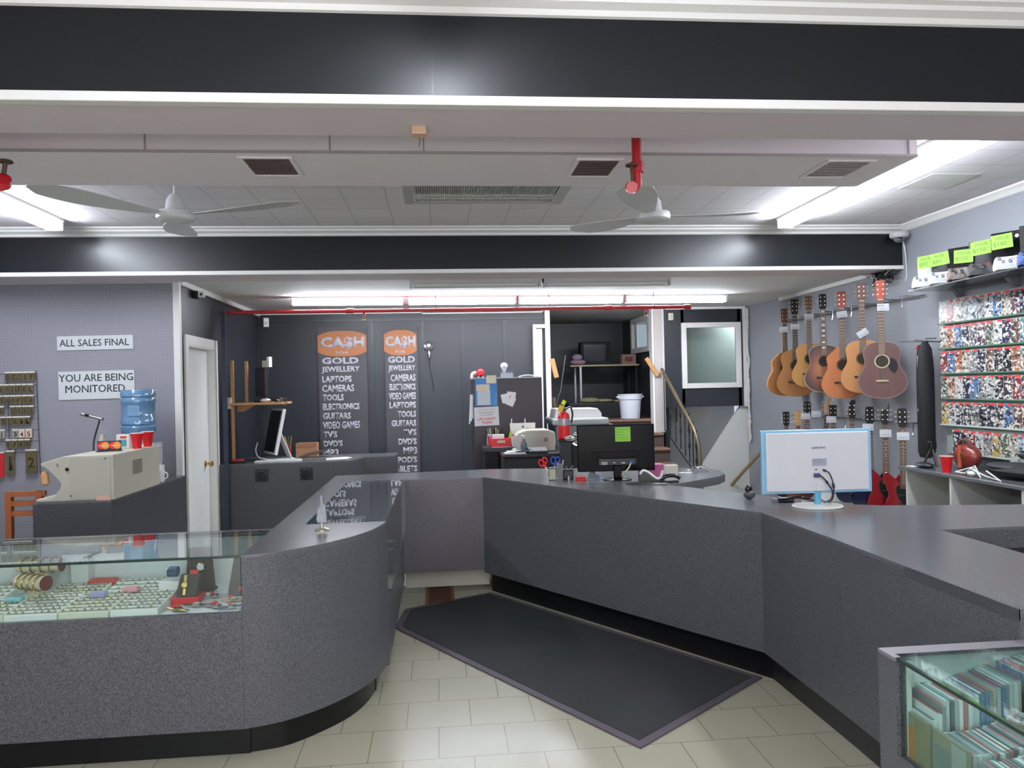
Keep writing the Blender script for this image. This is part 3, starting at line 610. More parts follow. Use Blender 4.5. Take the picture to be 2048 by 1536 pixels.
bx('box_body', mat('white_board', (220, 220, 220), r=.6), -.05, .05, -.03, .03, 0, .105, t, bev=.002); bx('label_print', mat('label_blue', (90, 150, 165), r=.6), -.04, .03, -.0312, -.03, .015, .065, t); bx('label_title', mat('label_red', (200, 50, 60), r=.6), -.02, .03, -.0315, -.03, .075, .092, t)
t = T('gooseneck_lamp', 'thin black gooseneck lamp with a flat silver head behind the cream machine', 'lamp', (-2.72, 6.35, CT))
MB().lathe([(.05, 0), (.05, .012), (.01, .02)]).to('base', BLK, t, smooth=True)
MB().tube(crom([(0, 0, .01), (0, 0, .25), (.005, 0, .36), (.04, 0, .48), (.05, 0, .52)], 6), .007, 8).to('stem', BLK, t, smooth=True)
MB().box((-.005, 0, .545), (.17, .05, .022), (0, R(17), 0)).to('lamp_head', STEEL, t, bev=.006); MB().box((-.035, -.026, .556), (.03, .006, .02), (0, R(17), 0)).to('head_clip', BLK, t)
# water cooler
BLUEW = mat('water_blue', (100, 138, 172), r=.12, trans=.0, spec=.8, coat=.6, rgb2=(84, 122, 158), scale=4)
t = T('water_bottle', 'big blue ribbed water bottle upside down beside the corner trim', 'bottle', (-2.49, 6.66, 1.245))
pr = [(.03, -.03), (.032, 0), (.06, .02), (.132, .045), (.137, .06), (.137, .10), (.127, .112), (.137, .124), (.137, .165), (.130, .178), (.130, .285), (.137, .298), (.137, .33), (.128, .342), (.137, .352), (.137, .385), (.125, .405), (.10, .408)]
MB().lathe(pr, n=36).to('bottle_body', BLUEW, t, smooth=True)
bx('molded_panel', mat('water_blue_panel', (112, 148, 180), r=.15, coat=.5), -.04, .055, -.1335, -.125, .19, .275, t, bev=.006)
t = T('water_cooler', 'white countertop water cooler under the blue bottle, mostly hidden by the machine', 'water cooler', (-2.50, 6.68, CT))
bx('cooler_body', WHITE, -.14, .14, -.13, .14, 0, .30, t, bev=.02); MB().lathe([(.10, .30), (.10, .335), (.05, .34)]).to('collar', WHITE, t, smooth=True)
bx('tap', mat('tap_blue', (50, 70, 160), r=.4), .08, .11, -.16, -.13, .2, .24, t, bev=.005)
t = T('paper_cup_stack', 'stack of clear plastic cups at the right end of the left side counter', 'cups', (-2.30, 6.55, CT + .13)); s_ = MB()
for k in range(7): s_.lathe([(.022, k * .024), (.034, k * .024 + .04), (.036, k * .024 + .042)], n=16)
s_.to('cups', mat('cup_frost', (196, 202, 212), r=.3), t, smooth=True)
bx('cup_rest', WHITE, -.035, .035, -.03, .03, -.13, 0, t)
t = T('mug', 'white mug with a dark print on the side counter beside the cream machine', 'mug', (-2.27, 6.47, CT), R(10))
MB().lathe([(.034, 0), (.038, .004), (.038, .095), (.035, .095), (.033, .008)], n=24).to('mug_body', WHITE, t, smooth=True)
MB().tube([(.036 + .028 * math.sin(k * math.pi / 8), 0, .05 + .028 * math.cos(k * math.pi / 8)) for k in range(9)], .006, 8).to('handle', WHITE, t, smooth=True)
bx('print', mat('mug_print', (150, 40, 50), r=.5), -.028, -.004, -.0395, -.035, .03, .065, t)
# orange wooden rack left of the counter
t = T('wooden_rack', 'orange-brown wooden ladder-like rack standing left of the side counter', 'frame', (-2.985, 5.65, 0))
MB().bb(-.02, .02, -.02, .02, 0, .955).to('upright', ORANGEW, t); MB().bb(.18, .22, -.02, .02, 0, .955).to('upright', ORANGEW, t)
for z in (.935, .87, .80): MB().bb(.02, .24 if z > .9 else .18, -.018, .018, z - .015, z + .02).to('rail', ORANGEW, t)
t = T('machine_stand', 'dark boxy machine cut off by the left edge of the photo', 'machine', (-3.5, 5.6, 0))
bx('dark_top', mat('dark_green_grey', (44, 48, 46), r=.6), -.35, .12, -.2, .3, .80, .985, t, bev=.01); bx('pedestal', mat('grey_pedestal', (120, 124, 122), r=.6), -.3, .02, -.15, .28, 0, .80, t)
MB().tube([(.055, -.19, .86), (.06, -.2, .7), (.02, -.2, .35)], .008, 8).to('cable', BLK, t)
# peg wall signs
SIGNW = mat('sign_white', (216, 220, 222), r=.5); SINK = mat('sign_ink', (44, 46, 58), r=.6)
def wsign(label, x0, x1, z0, z1, rows):
    t = T('wall_sign', label, 'sign', (x0, 7.098, z0), rot=(0, R(-.4), 0)); bx('panel', SIGNW, 0, x1 - x0, -.008, 0, 0, z1 - z0, t, bev=.001)
    for s_, x, z, h, wd in rows: text(s_, SINK, t, (x - x0, -.008, z - z0), h=h, wid=wd, bold=.008)
wsign('narrow white sign reading all sales final on the grey pegboard wall', -3.325, -2.685, 2.012, 2.137, [('ALL SALES FINAL', -3.305, 2.045, .062, .585)])
wsign('white sign reading you are being monitored, partly behind the blue bottle', -3.32, -2.68, 1.578, 1.826, [('YOU ARE BEING', -3.316, 1.735, .065, .625), ('MONITORED', -3.262, 1.638, .065, .50)])
# wire rack with letter cards
t = T('wire_rack', 'thin wire rack hung on the pegboard at the far left', 'rack', (-3.7, 7.07, 1.4)); s_ = MB()
for x in (-.45, -.02, .225): s_.tube([(x, 0, -.46), (x - .02, 0, .44)], .0035, 6)
for k in range(8): s_.tube([(-.45, 0, .415 - .098 * k), (.215, 0, .415 - .098 * k)], .0025, 6)
s_.to('wire_grid', mat('wire_dark', (70, 72, 84), r=.4, m=.5), t)
BRC = mat('card_bronze', (112, 102, 72), r=.4, m=.3, rgb2=(92, 82, 56), scale=20); CINK = mat('card_ink', (44, 36, 22), r=.6); PEACH = mat('card_peach', (232, 198, 180), r=.5); CGREY = mat('card_grey', (150, 152, 140), r=.5); REDC = mat('card_red', (190, 36, 40), r=.5)
m_ = 7.05 / 1540 * 1.005
def lcard(ch, x, ztop, wd=.048, h=.066, m=BRC, lab=None, th=.042):
    t = T('letter_card', lab or f"small bronze-toned card with the character {ch} hanging on the wire rack", 'card', (x, 7.055, ztop - h), R(random.uniform(-6, 6)), 'letter cards on the wire rack')
    bx('panel', m, 0, wd - .004, -.004, 0, 0, h, t); bx('top_edge', mat('card_edge', (232, 230, 216), r=.5), 0, wd - .004, -.008, .002, h - .002, h + .01, t)
    if ch: text(ch, CINK, t, ((wd - .004) / 2, -.004, (h - th) / 2 - .003), h=th, wid=th * (.62 if ch not in '1I' else .2), bold=.02, align='CENTER')
rows = [(749, 15, 'BCDEF'), (772, 2, 'GHIJKL'), (793, 2, 'MNOPQR'), (813, 2, 'S UVWX'), (833, 6, "YZ&'-")]
for y, x0, s_ in rows:
    for i, ch in enumerate(s_):
        if ch != ' ': lcard(ch, -3.812 + (x0 + i * 10.8) * m_, 1.6 - (y - 797.5) * m_, lab={"'": 'small bronze-toned card with an apostrophe on the wire rack', '-': 'small bronze-toned card with a dash on the wire rack', '&': 'small bronze-toned card with an ampersand on the wire rack'}.get(ch))
for i, (ch, m) in enumerate((('1', CGREY), (' ', 0), ('3', CGREY), ('4', PEACH), ('5', PEACH))):
    if ch != ' ': lcard(ch, -3.812 + (2 + i * 12) * m_, 1.6 - (857 - 797.5) * m_, .054, m=m, lab=f"small {'peach' if m is PEACH else 'grey'} card with the number {dict(zip('1345', ('one', 'three', 'four', 'five')))[ch]} on the wire rack")
for i, ch in enumerate('6789'): lcard(ch, -3.812 + (14 + i * 11.3) * m_, 1.6 - (876 - 797.5) * m_, lab=f"small bronze-toned card with the number {('six', 'seven', 'eight', 'nine')[i]} on the wire rack")
lcard('', -3.83, 1.6 - (899 - 797.5) * m_, .075, .21, REDC, 'tall plain red card in the bottom row of the wire rack')
lcard('1', -3.812 + 15 * m_, 1.6 - (897 - 797.5) * m_, .068, .20, BRC, 'tall bronze-toned card with the number one in the bottom row of the wire rack', .12)
lcard('2', -3.812 + 49 * m_, 1.6 - (896 - 797.5) * m_, .10, .20, BRC, 'tall bronze-toned card with the number two in the bottom row of the wire rack', .085)

# ---------------------------------------------------------------- jewellery inside the left showcase
TRAY = mat('tray_ivory', (222, 222, 204), r=.7); TRAYW = mat('tray_white', (232, 235, 230), r=.7)
RINGM = mat('ring_mix', (222, 196, 128), r=.3, m=.7, rgb2=(96, 92, 84), scale=60, thr=(.4, .55))
JD = .6485
def tray(label, x, y, wd, dp, m, nx, ny, rz=0):
    t = T('ring_tray', label, 'tray', (x, y, JD), R(rz), 'ring trays in the left showcase')
    MB().prism([(0, 0), (dp, 0), (dp, .05), (0, .028)], 0, wd, 'x').to('tray_body', m, t, bev=.003)
    s_ = MB(); q = MB()
    for i in range(nx):
        for j in range(ny):
            cx_, cy_ = wd * (i + .5) / nx, dp * (j + .5) / ny; cz = .030 + .022 * cy_ / dp
            if random.random() < .1: continue
            s_.tube([(cx_ + .0055 * math.cos(a), cy_ + random.uniform(-.001, .001), cz + .001 + .0055 * math.sin(a)) for a in [k * math.pi / 3 for k in range(7)]], .0017, 4, cap=False)
            s_.ell((cx_, cy_, cz + .007), (.0035, .003, .0025), 5, 3)
        q.bb(wd * (i + .5) / nx - .0015, wd * (i + .5) / nx + .0015, .008, dp - .008, .028, .028)
    r_ = s_.to('rings', RINGM, None); r_.location = (x, y, JD); r_.rotation_euler = (0, 0, R(rz)); tag(r_, 'rows of small rings in the ' + label.split(',')[0].replace(' cut off by the left edge of the photo', ' at the left photo edge').replace(' raised at the back on the far left of the showcase', ' at the back left').replace('front ring tray', 'front ring tray') + (', second from left' if 'second' in label else ''), 'rings', 'rings in the ring trays', 'stuff')
    sl = MB()
    for j in range(ny): 
        y_ = dp * (j + .5) / ny; z_ = .0285 + .022 * y_ / dp
        sl.add([(.006, y_ - .004, z_ + .0008), (wd - .006, y_ - .004, z_ + .0008), (wd - .006, y_ + .004, z_ + .0016), (.006, y_ + .004, z_ + .0016)], [(0, 1, 2, 3)])
    sl.to('slots', mat('tray_slot', (150, 150, 132), r=.9), t)
tray('ivory ring tray cut off by the left edge of the photo', -2.06, 3.47, .19, .20, TRAY, 8, 5)
tray('front ring tray, second from the left photo edge', -1.865, 3.465, .215, .28, TRAYW, 8, 7)
tray('front ring tray in the middle of the left showcase', -1.645, 3.465, .205, .25, TRAY, 7, 6)
tray('front ring tray on the right, beside the watches', -1.435, 3.47, .20, .33, TRAYW, 8, 8)
tray('back ring tray behind the two middle front trays', -1.84, 3.765, .24, .14, TRAY, 9, 4)
tray('small back ring tray behind the right front tray', -1.59, 3.82, .24, .14, TRAYW, 8, 3)
tray('white ring tray raised at the back on the far left of the showcase', -2.30, 3.80, .26, .18, TRAYW, 8, 4)
def mk(name, label, cat, loc, parts, rz=0, group=None):
    t = T(name, label, cat, loc, R(rz), group)
    for nm, mb, m, kw in parts: mb.to(nm, m, t, **kw)
    return t
CRM = mat('velvet_cream', (214, 202, 168), r=.8)
for i, (x, y, L, z, rz, lb) in enumerate([(-1.86, 3.70, .16, .115, 25, 'near cream bracelet roll on a post at the left, its dark red end showing'), (-1.925, 3.90, .20, .15, 4, 'far cream bracelet roll on a post against the back of the left showcase')]):
    b = [('roll', MB().lathe([(.02, -L / 2), (.038, -L / 2), (.038, L / 2), (.02, L / 2)], (0, 0, z), 20, axis='x', sy=.8), CRM, dict(smooth=True)), ('post', MB().bb(-.018, .018, -.012, .012, 0, z - .02).bb(-.04, .04, -.035, .035, 0, .008), CRM, {}),
         ('roll_end', MB().lathe([(.034, 0), (.034, .002)], (L / 2, 0, z), 20, axis='x'), mat('velvet_red', (96, 30, 28), r=.8), {})]
    t = mk('bracelet_display', lb, 'display', (x, y, JD), b, -rz)
    t.children[-1].location.x = .003
    for k in range(4): MB().tube([(-L * .35 + k * L * .22 + .004 * math.sin(q), .042 * math.cos(q), z + .036 * math.sin(q)) for q in [j * math.pi / 8 for j in range(17)]], .0035, 5, cap=False).to('bracelet', GOLD, t, smooth=True)
mk('jewelry_box', 'red rounded jewellery box at the back of the left showcase', 'box', (-1.66, 3.95, JD), [('lid', MB().bb(-.065, .065, -.035, .035, .03, .06), mat('coral_red', (206, 70, 66), r=.5), dict(bev=.012)), ('box_body', MB().bb(-.063, .063, -.033, .033, 0, .03), mat('coral_red', (206, 70, 66), r=.5), dict(bev=.006))])
mk('ring_box', 'small lilac ring box lying across the ring trays', 'box', (-1.56, 3.66, JD + .046), [('box_body', MB().bb(-.035, .035, -.025, .025, 0, .02), mat('lilac', (160, 160, 206), r=.6), dict(bev=.006))])
mk('ring_box', 'small pink ring box lying across the ring trays', 'box', (-1.44, 3.72, JD + .049), [('box_body', MB().bb(-.035, .035, -.025, .025, 0, .02), mat('pink', (226, 158, 164), r=.6), dict(bev=.006))])
mk('ring_box', 'small red and white ring box at the front left of the showcase', 'box', (-2.0, 3.60, JD + .040), [('box_body', MB().bb(-.04, .04, -.025, .025, 0, .022), mat('red_white', (222, 90, 90), r=.6, rgb2=(230, 210, 205), scale=30), dict(bev=.005))])
mk('ring_box', 'small light blue ring box at the front left of the showcase', 'box', (-1.91, 3.64, JD + .044), [('box_body', MB().bb(-.035, .035, -.022, .022, 0, .02), mat('light_blue', (130, 196, 204), r=.6), dict(bev=.005))])
mk('watch_box', 'white watch box with a dark window near the back of the left showcase', 'box', (-1.265, 3.76, JD), [('box_body', MB().bb(-.055, .055, -.04, .04, 0, .085), WHITE, dict(bev=.006)), ('box_window', MB().bb(-.0, .042, -.0415, -.04, .02, .045), BLK, {})])
mk('watch', 'blue strapped watch standing on the white watch box', 'watch', (-1.262, 3.76, JD + .0855), [('strap', MB().lathe([(.026, -.018), (.03, -.018), (.03, .018), (.026, .018)], (0, 0, .036), 20, axis='x', sy=.8, sx=1.15), mat('watch_blue', (34, 82, 120), r=.5), dict(smooth=True)), ('dial', MB().bb(-.022, .022, -.034, -.026, .02, .052), mat('dial_blue', (26, 60, 90), r=.2), dict(bev=.004))])
def watch(label, loc, dial, strap, rz=0, tilt=60, s=1.0):
    t = T('watch', label, 'watch', loc, rot=(R(-90 + tilt), 0, R(rz)))
    MB().bb(-.009 * s, .009 * s, -.006, -.001, -.06 * s, -.018 * s).bb(-.009 * s, .009 * s, -.006, -.001, .018 * s, .06 * s).to('strap', strap, t, bev=.002)
    c = MB().lathe([(.02 * s, -.002), (.021 * s, .004), (.017 * s, .009), (.0165 * s, .007)], (0, -.002, 0), 20, axis='y').to('watch_case', CHROME if strap is not GOLD else GOLD, t, smooth=True)
    MB().lathe([(.016 * s, 0), (.016 * s, .001)], (0, -.009, 0), 20, axis='y').to('dial', dial, c)
    return t
DW = mat('dial_white', (226, 228, 224), r=.3); BRN = mat('strap_brown', (60, 40, 30), r=.6); RTAG = mat('red_price_tag', (226, 50, 40), r=.6)
mk('watch_display', 'dark brown upright display with a silver watch, behind the red box', 'display', (-1.175, 3.86, JD), [('display_board', MB().prism([(-.07, 0), (.07, 0), (.052, .21), (-.052, .21)], 0, .02, 'y'), mat('display_brown', (58, 44, 42), r=.7), {}), ('foot', MB().bb(-.07, .07, -.03, .05, 0, .01), BLKM, {})])
watch('silver watch hanging on the dark brown upright display', (-1.165, 3.848, JD + .12), DW, BRN, 0, 90)
mk('watch_box', 'open red box with a black cushion holding a gold watch', 'box', (-1.165, 3.66, JD), [('box_body', MB().bb(-.06, .06, -.05, .06, 0, .035), REDP, dict(bev=.004)), ('cushion', MB().prism([(-.045, .035), (.055, .035), (.055, .12), (.03, .125)], -.045, .045, 'x'), mat('cushion_dark', (70, 66, 62), r=.8), dict(bev=.008)), ('price_tag', MB().bb(.0, .035, .03, .032, .12, .14), RTAG, {})])
watch('gold watch strapped round the black cushion of the red box', (-1.165, 3.615, JD + .09), GOLD, GOLD, 0, 68, .75)
for i, (x, y, dm, sm, rz, lb) in enumerate([(-1.16, 3.50, BLK, GOLD, 60, 'gold watch lying flat at the front left of the watch group'), (-1.10, 3.56, DW, BRN, 80, 'brown strapped watch lying behind the front gold watch'), (-1.0, 3.52, GOLD, STEEL, 65, 'steel watch with a gold dial lying in the middle of the watch group'), (-1.06, 3.70, BLK, STEEL, 100, 'steel watch with a black dial lying right of the red box'), (-.955, 3.62, DW, GOLD, 90, 'gold watch lying near the right end of the showcase'), (-.93, 3.50, mat('dial_blue', (26, 60, 90)), mat('watch_blue', (34, 82, 120)), 120, 'blue strapped watch lying at the front right corner of the showcase')]):
    watch(lb, (x, y, JD + .011), dm, sm, rz, 0)
    bx_ = MB().bb(-.018, .018, -.012, .012, 0, .004).to('price_tag', RTAG, None, loc=(x - .02, y + .035, JD + .016), rot=(R(20), 0, R(rz))); tag(bx_, 'orange-red price tag by the ' + lb.split(' in the middle')[0].split(' of the watch')[0].split(' lying right')[0].split(' of the showcase')[0], 'price tag', 'price tags by the watches')
mk('display_sheet', 'white sheet under the watches at the right end of the left showcase', 'sheet', (-1.05, 3.62, JD), [('sheet', MB().bb(-.165, .155, -.16, .16, 0, .003), PAPER, {})])
mk('watch_display', 'black stepped watch stand at the right end of the left showcase', 'display', (-.955, 3.80, JD), [('stand', MB().prism([(-.08, 0), (.06, 0), (.06, .16), (.03, .165), (-.08, .03)], -.05, .06, 'x'), BLKM, dict(bev=.004)), ('price_tag', MB().bb(.0, .03, -.085, -.083, .03, .05), RTAG, {})])
# pendant stand on the curved end
t = T('crystal_award', 'small clear faceted award on a round foot on the curved counter end', 'award', (-.605, 3.965, CT))
MB().lathe([(.036, 0), (.036, .006), (.026, .011), (.008, .015), (.007, .04)], n=24).to('foot', mat('silver_gold', (206, 200, 180), r=.2, m=.7), t, smooth=True)
MB().prism([(-.022, .04), (.022, .04), (.026, .06), (.02, .115), (.008, .135), (.004, .178), (-.004, .178), (-.006, .13), (-.02, .105), (-.026, .06)], -.012, .012, 'y').to('crystal', mat('crystal', (196, 198, 206), r=.08, coat=1.0, rgb2=(120, 124, 134), scale=40), t, bev=.003)
MB().tube([(0, 0, .04), (-.008, 0, .07), (.008, 0, .10), (0, 0, .13), (0, 0, .178)], .004, 6).to('core', mat('core_silver', (205, 205, 200), r=.2, m=.8), t)
# ---------------------------------------------------------------- rear left: computer corner
t = T('wooden_shelf', 'wooden shelf on tall pine uprights in the dark rear left corner', 'shelf', (-2.1, 8.6, 0))
for x, z0, z1, y in ((-.10, .87, 1.95, -.2), (.0, 1.5, 1.95, .0)): bx('upright', PINE, x, x + .03, y, y + .03, z0, z1, t)
bx('shelf_board', PINE, -.10, .44, -.26, .3, 1.475, 1.5, t, bev=.003)
MB().prism([(-.08, 1.40), (-.02, 1.40), (.12, 1.475), (-.08, 1.475)], -.02, .02, 'y').to('bracket', PINE, t)
bx('socket_plate', mat('cream_plastic', (206, 200, 180), r=.5), -.13, -.09, -.24, -.2, 1.44, 1.56, t, bev=.004)
t = T('monitor', 'dark flat monitor turned sideways on the wooden shelf', 'monitor', (-1.92, 8.6, 1.5), R(-62))
bx('screen_case', BLK, -.2, .2, -.02, .02, .06, .375, t, bev=.006); bx('screen', mat('screen_grey', (66, 66, 70), r=.15), -.185, .185, -.022, -.02, .08, .36, t); MB().lathe([(.09, 0), (.09, .012), (.02, .02), (.018, .08)], n=20).to('stand', BLK, t, smooth=True)
t = T('camera_box', 'small cream box with a white card standing on the dark sideways monitor', 'box', (-1.86, 8.56, 1.88), R(-20))
bx('box_body', mat('cream_plastic', (206, 200, 180), r=.5), -.035, .02, -.03, .03, 0, .07, t); bx('card', WHITE, .022, .05, -.03, .03, .0, .11, t)
for lb, x, y, r_, m in (('pale router lying on the wooden shelf', -1.86, 8.48, (.055, .04, .022), WHITE), ('black modem lying at the right of the wooden shelf', -1.76, 8.55, (.05, .05, .02), BLK)):
    mk('router', lb, 'router', (x, y, 1.5), [('router_body', MB().ell((0, 0, r_[2]), r_), m, dict(smooth=True)), ('cable', MB().tube(crom([(.03, -.02, .02), (.08, -.06, .008), (.10, 0, .006), (.05, .04, .006)], 5), .004, 6), STEEL, {})])
mk('cable_bundle', 'tangle of dark cables hanging off the right end of the wooden shelf', 'cables', (-1.70, 8.5, 1.5), [('cable', MB().tube(crom([(random.uniform(-.04, .06), random.uniform(-.05, .05), random.uniform(.005, .05)) for _ in range(9)] + [(.07, -.03, -.02), (.04, -.03, -.04)], 4), .006, 6), mat('brown_cable', (110, 84, 60), r=.6), dict(smooth=True)), ('plug', MB().bb(.02, .06, -.04, -.01, .01, .04), BLK, {})])
t = T('monitor', 'white framed slanted monitor seen edge-on on the rear left counter', 'monitor', (-1.80, 8.62, CR), R(-62))
MB().box((0, .0, .31), (.42, .035, .50), (R(-12), 0, 0)).to('screen_case', WHITE, t, bev=.006)
MB().box((0, -.02, .315), (.37, .01, .45), (R(-12), 0, 0)).to('screen', BLK, t); MB().box((0, .1, .16), (.16, .012, .36), (R(22), 0, 0)).to('stand', WHITE, t, bev=.004)
bx('stand_foot', WHITE, -.1, .1, -.1, .2, 0, .012, t, bev=.003)
mk('laptop', 'grey laptop with its lid low on the rear left counter', 'laptop', (-1.40, 8.60, CR), [('base', MB().bb(-.16, .16, -.1, .1, .0, .018), STEEL, dict(bev=.003)), ('lid', MB().box((.02, .03, .065), (.30, .2, .01), (R(6), R(-12), 0)), mat('lid_dark', (52, 54, 58), r=.3), dict(bev=.003))], -12)
mk('keyboard', 'thin white keyboard at the front of the rear left counter', 'keyboard', (-1.72, 8.40, CR), [('case', MB().bb(-.24, .24, -.06, .06, 0, .014), WHITE, dict(bev=.003)), ('keys', MB().bb(-.22, .22, -.05, .05, .014, .018), mat('key_grey', (190, 190, 192), r=.5), {})], 3)
mk('cable_loop', 'loose white cable looping behind the white keyboard', 'cable', (-1.93, 8.42, CR), [('cable', MB().tube(crom([(-.03, .1, .2), (-.04, .05, .12), (.0, .0, .05), (.08, -.03, .03), (.16, .02, .012), (.22, .05, .012)], 6), .006, 6), WHITE, dict(smooth=True))])
mk('desk_box', 'tan cardboard box behind the slanted white monitor', 'box', (-1.50, 8.93, CR), [('box_body', MB().bb(-.12, .11, -.08, .08, 0, .155), mat('cardboard', (168, 122, 92), r=.8), {}), ('flap', MB().bb(-.12, .11, -.085, -.08, .12, .16), mat('cardboard_dark', (150, 104, 76), r=.8), {})])
t = mk('pen_cup', 'cup of pens and yellow-handled tools on the rear left counter', 'cup', (-1.70, 8.86, CR), [('cup_body', MB().lathe([(.03, 0), (.036, .13), (.033, .13), (.028, .01)], n=16), mat('cup_red_brown', (120, 40, 36), r=.5), dict(smooth=True))])
for i in range(5): MB().tube([(random.uniform(-.015, .015), random.uniform(-.015, .015), .02), (random.uniform(-.05, .05), random.uniform(-.03, .03), .24)], .004, 6).to('pen', [STEEL, mat('yellow_handle', (220, 170, 40), r=.4), BLK][i % 3], t)
mk('paper_sheets', 'loose white sheets on the rear left counter, left of the first banner', 'papers', (-1.12, 8.52, CR), [('sheet', MB().bb(-.12, .12, -.1, .1, 0, .004), PAPER, {}), ('sheet', MB().box((.03, .01, .006), (.22, .16, .002), (0, 0, R(20))), mat('paper_yellowish', (230, 232, 214), r=.8), {})], 10)
mk('stapler', 'small red stapler at the left end of the rear left counter', 'stapler', (-2.12, 8.32, CR), [('base', MB().bb(-.07, .07, -.02, .02, 0, .015), BLK, dict(bev=.003)), ('arm', MB().bb(-.065, .06, -.018, .018, .018, .045), mat('dull_red', (160, 50, 44), r=.5), dict(bev=.006))])

# ---------------------------------------------------------------- black cabinet and desk
t = T('cabinet', 'tall black cabinet with notices stuck on its side, left of the white post', 'cabinet', (.76, 8.9, 0))
bx('carcass', mat('cabinet_black', (52, 47, 54), r=.4), -.385, .39, -.3, .3, .02, 1.70, t, bev=.004); bx('top_panel', mat('cabinet_top', (168, 168, 172), r=.4), -.39, .39, -.305, .305, 1.70, 1.715, t, bev=.002)
for s_ in (-1, 1):
    bx('foot', BLKM, s_ * .3 - .03, s_ * .3 + .03, -.25, .25, 0, .02, t)
CY = 8.598
t = T('poster', 'blue printed poster with peach and white note sheets on the black cabinet', 'poster', (.40, CY, 1.40)); bx('sheet', mat('poster_blue', (44, 112, 184), r=.6, rgb2=(92, 150, 206), scale=7), 0, .245, -.003, 0, 0, .305, t)
bx('lower_note', mat('poster_white', (196, 206, 214), r=.7), .02, .165, -.0045, -.003, .01, .17, t); bx('upper_note', mat('peach_note2', (222, 204, 178), r=.8), .01, .16, -.006, -.0045, .17, .24, t); bx('corner_note', mat('cream_note', (226, 218, 190), r=.8), .125, .235, -.007, -.0055, .25, .34, t)
t = T('notice', 'white notice with red lay-away lettering stuck on the black cabinet', 'notice', (.385, CY, 1.175), rot=(0, R(-1.5), 0)); bx('sheet', mat('notice_white', (214, 218, 222), r=.7), 0, .275, -.003, 0, 0, .21, t)
RI = mat('red_ink', (206, 60, 66), r=.6)
text('LAY-AWAY', RI, t, (.138, -.003, .062), h=.030, wid=.20, align='CENTER', bold=.02); text('PLAN', RI, t, (.138, -.003, .020), h=.032, wid=.105, align='CENTER', bold=.02)
text('ASK ABOUT OUR', RI, t, (.138, -.003, .172), h=.012, wid=.19, align='CENTER'); text('NO INTEREST', INK, t, (.138, -.003, .140), h=.013, wid=.17, align='CENTER'); text('NO CHARGE', INK, t, (.138, -.003, .115), h=.012, wid=.13, align='CENTER')
t = T('paper_sheets', 'three crumpled white papers with a red scrawl stuck on the black cabinet', 'papers', (.77, CY, 1.48))
for a, b, c, r_ in ((-.03, -.004, .0, -12), (.03, -.006, .02, 8), (.02, -.002, -.035, 25)): MB().box((a, b, c), (.10, .002, .10), (0, R(r_), 0)).to('sheet', PAPER, t)
MB().tube([(-.0, -.008, -.01), (.02, -.008, .03), (.01, -.008, .0), (.035, -.008, .04)], .002, 5).to('scrawl', RI, t)
t = T('paper_strips', 'white paper strips hanging on the left side of the black cabinet', 'papers', (.355, 8.63, 1.4))
for i in range(3): MB().prism(crom([(-.015 + .01 * i, .13), (-.02 + .008 * i, .0), (-.035 + .02 * i, -.2 + .03 * i)], 4) + crom([(-.02 + .02 * i, -.2 + .03 * i), (.0 + .008 * i, .0), (.003 + .01 * i, .13)], 4), -.003 * i, -.003 * i + .002, 'y').to('strip', PAPER, t)
t = mk('bundle', 'red and white roundish ornament on the top left of the black cabinet', 'ornament', (.44, 8.75, 1.715), [('red_part', MB().ell((.03, 0, .06), (.045, .04, .045)), REDP, dict(smooth=True)), ('pale_part', MB().tube(crom([(-.07, 0, .0), (-.06, 0, .05), (-.02, 0, .06)], 5), .018, 8), mat('pale_pink', (226, 196, 190), r=.6), dict(smooth=True)), ('base', MB().lathe([(.05, 0), (.04, .02)], (.03, 0, 0)), BLK, {})])
t = mk('tissue_box', 'clear tissue holder with a white tissue puff on the black cabinet', 'tissue box', (.77, 8.75, 1.715), [('holder', MB().bb(-.075, .075, -.06, .06, 0, .075), glass('box_plastic', (190, 192, 200), .2), {}), ('tissues', MB().bb(-.065, .065, -.05, .05, .003, .05), PAPER, {}), ('puff', MB().lathe([(.012, .04), (.02, .09), (.045, .13), (.03, .16), (.006, .17)], (-.03, 0, 0), 9), PAPER, dict(smooth=True))])
mk('cable_loop', 'white cable lying in a low arch on top of the black cabinet', 'cable', (1.0, 8.7, 1.715), [('cable', MB().tube(crom([(-.1, 0, .005), (-.04, 0, .018), (.03, .0, .02), (.12, 0, .004)], 5), .005, 6), WHITE, dict(smooth=True))])
t = T('desk', 'black desk crowded with office things in front of the black cabinet', 'desk', (.9, 8.05, 0))
bx('desk_top', mat('desk_black', (40, 36, 40), r=.35), -.27, .38, -.28, .5, .89, .92, t, bev=.004); bx('desk_top_edge', mat('mahogany', (92, 42, 36), r=.4), -.275, -.268, -.28, .5, .893, .917, t)
bx('modesty_panel', BLKM, -.26, .37, -.25, -.23, 0, .89, t); bx('side_panel', BLKM, -.265, -.24, -.23, .48, 0, .89, t); bx('side_panel', BLKM, .35, .375, -.23, .48, 0, .89, t)
bx('riser_shelf', mat('desk_black', (40, 36, 40), r=.35), -.45, -.13, .1, .5, .921, .965, t, bev=.004)
bx('riser_leg', BLKM, -.44, -.40, .15, .48, 0, .92, t)
DZ = .921
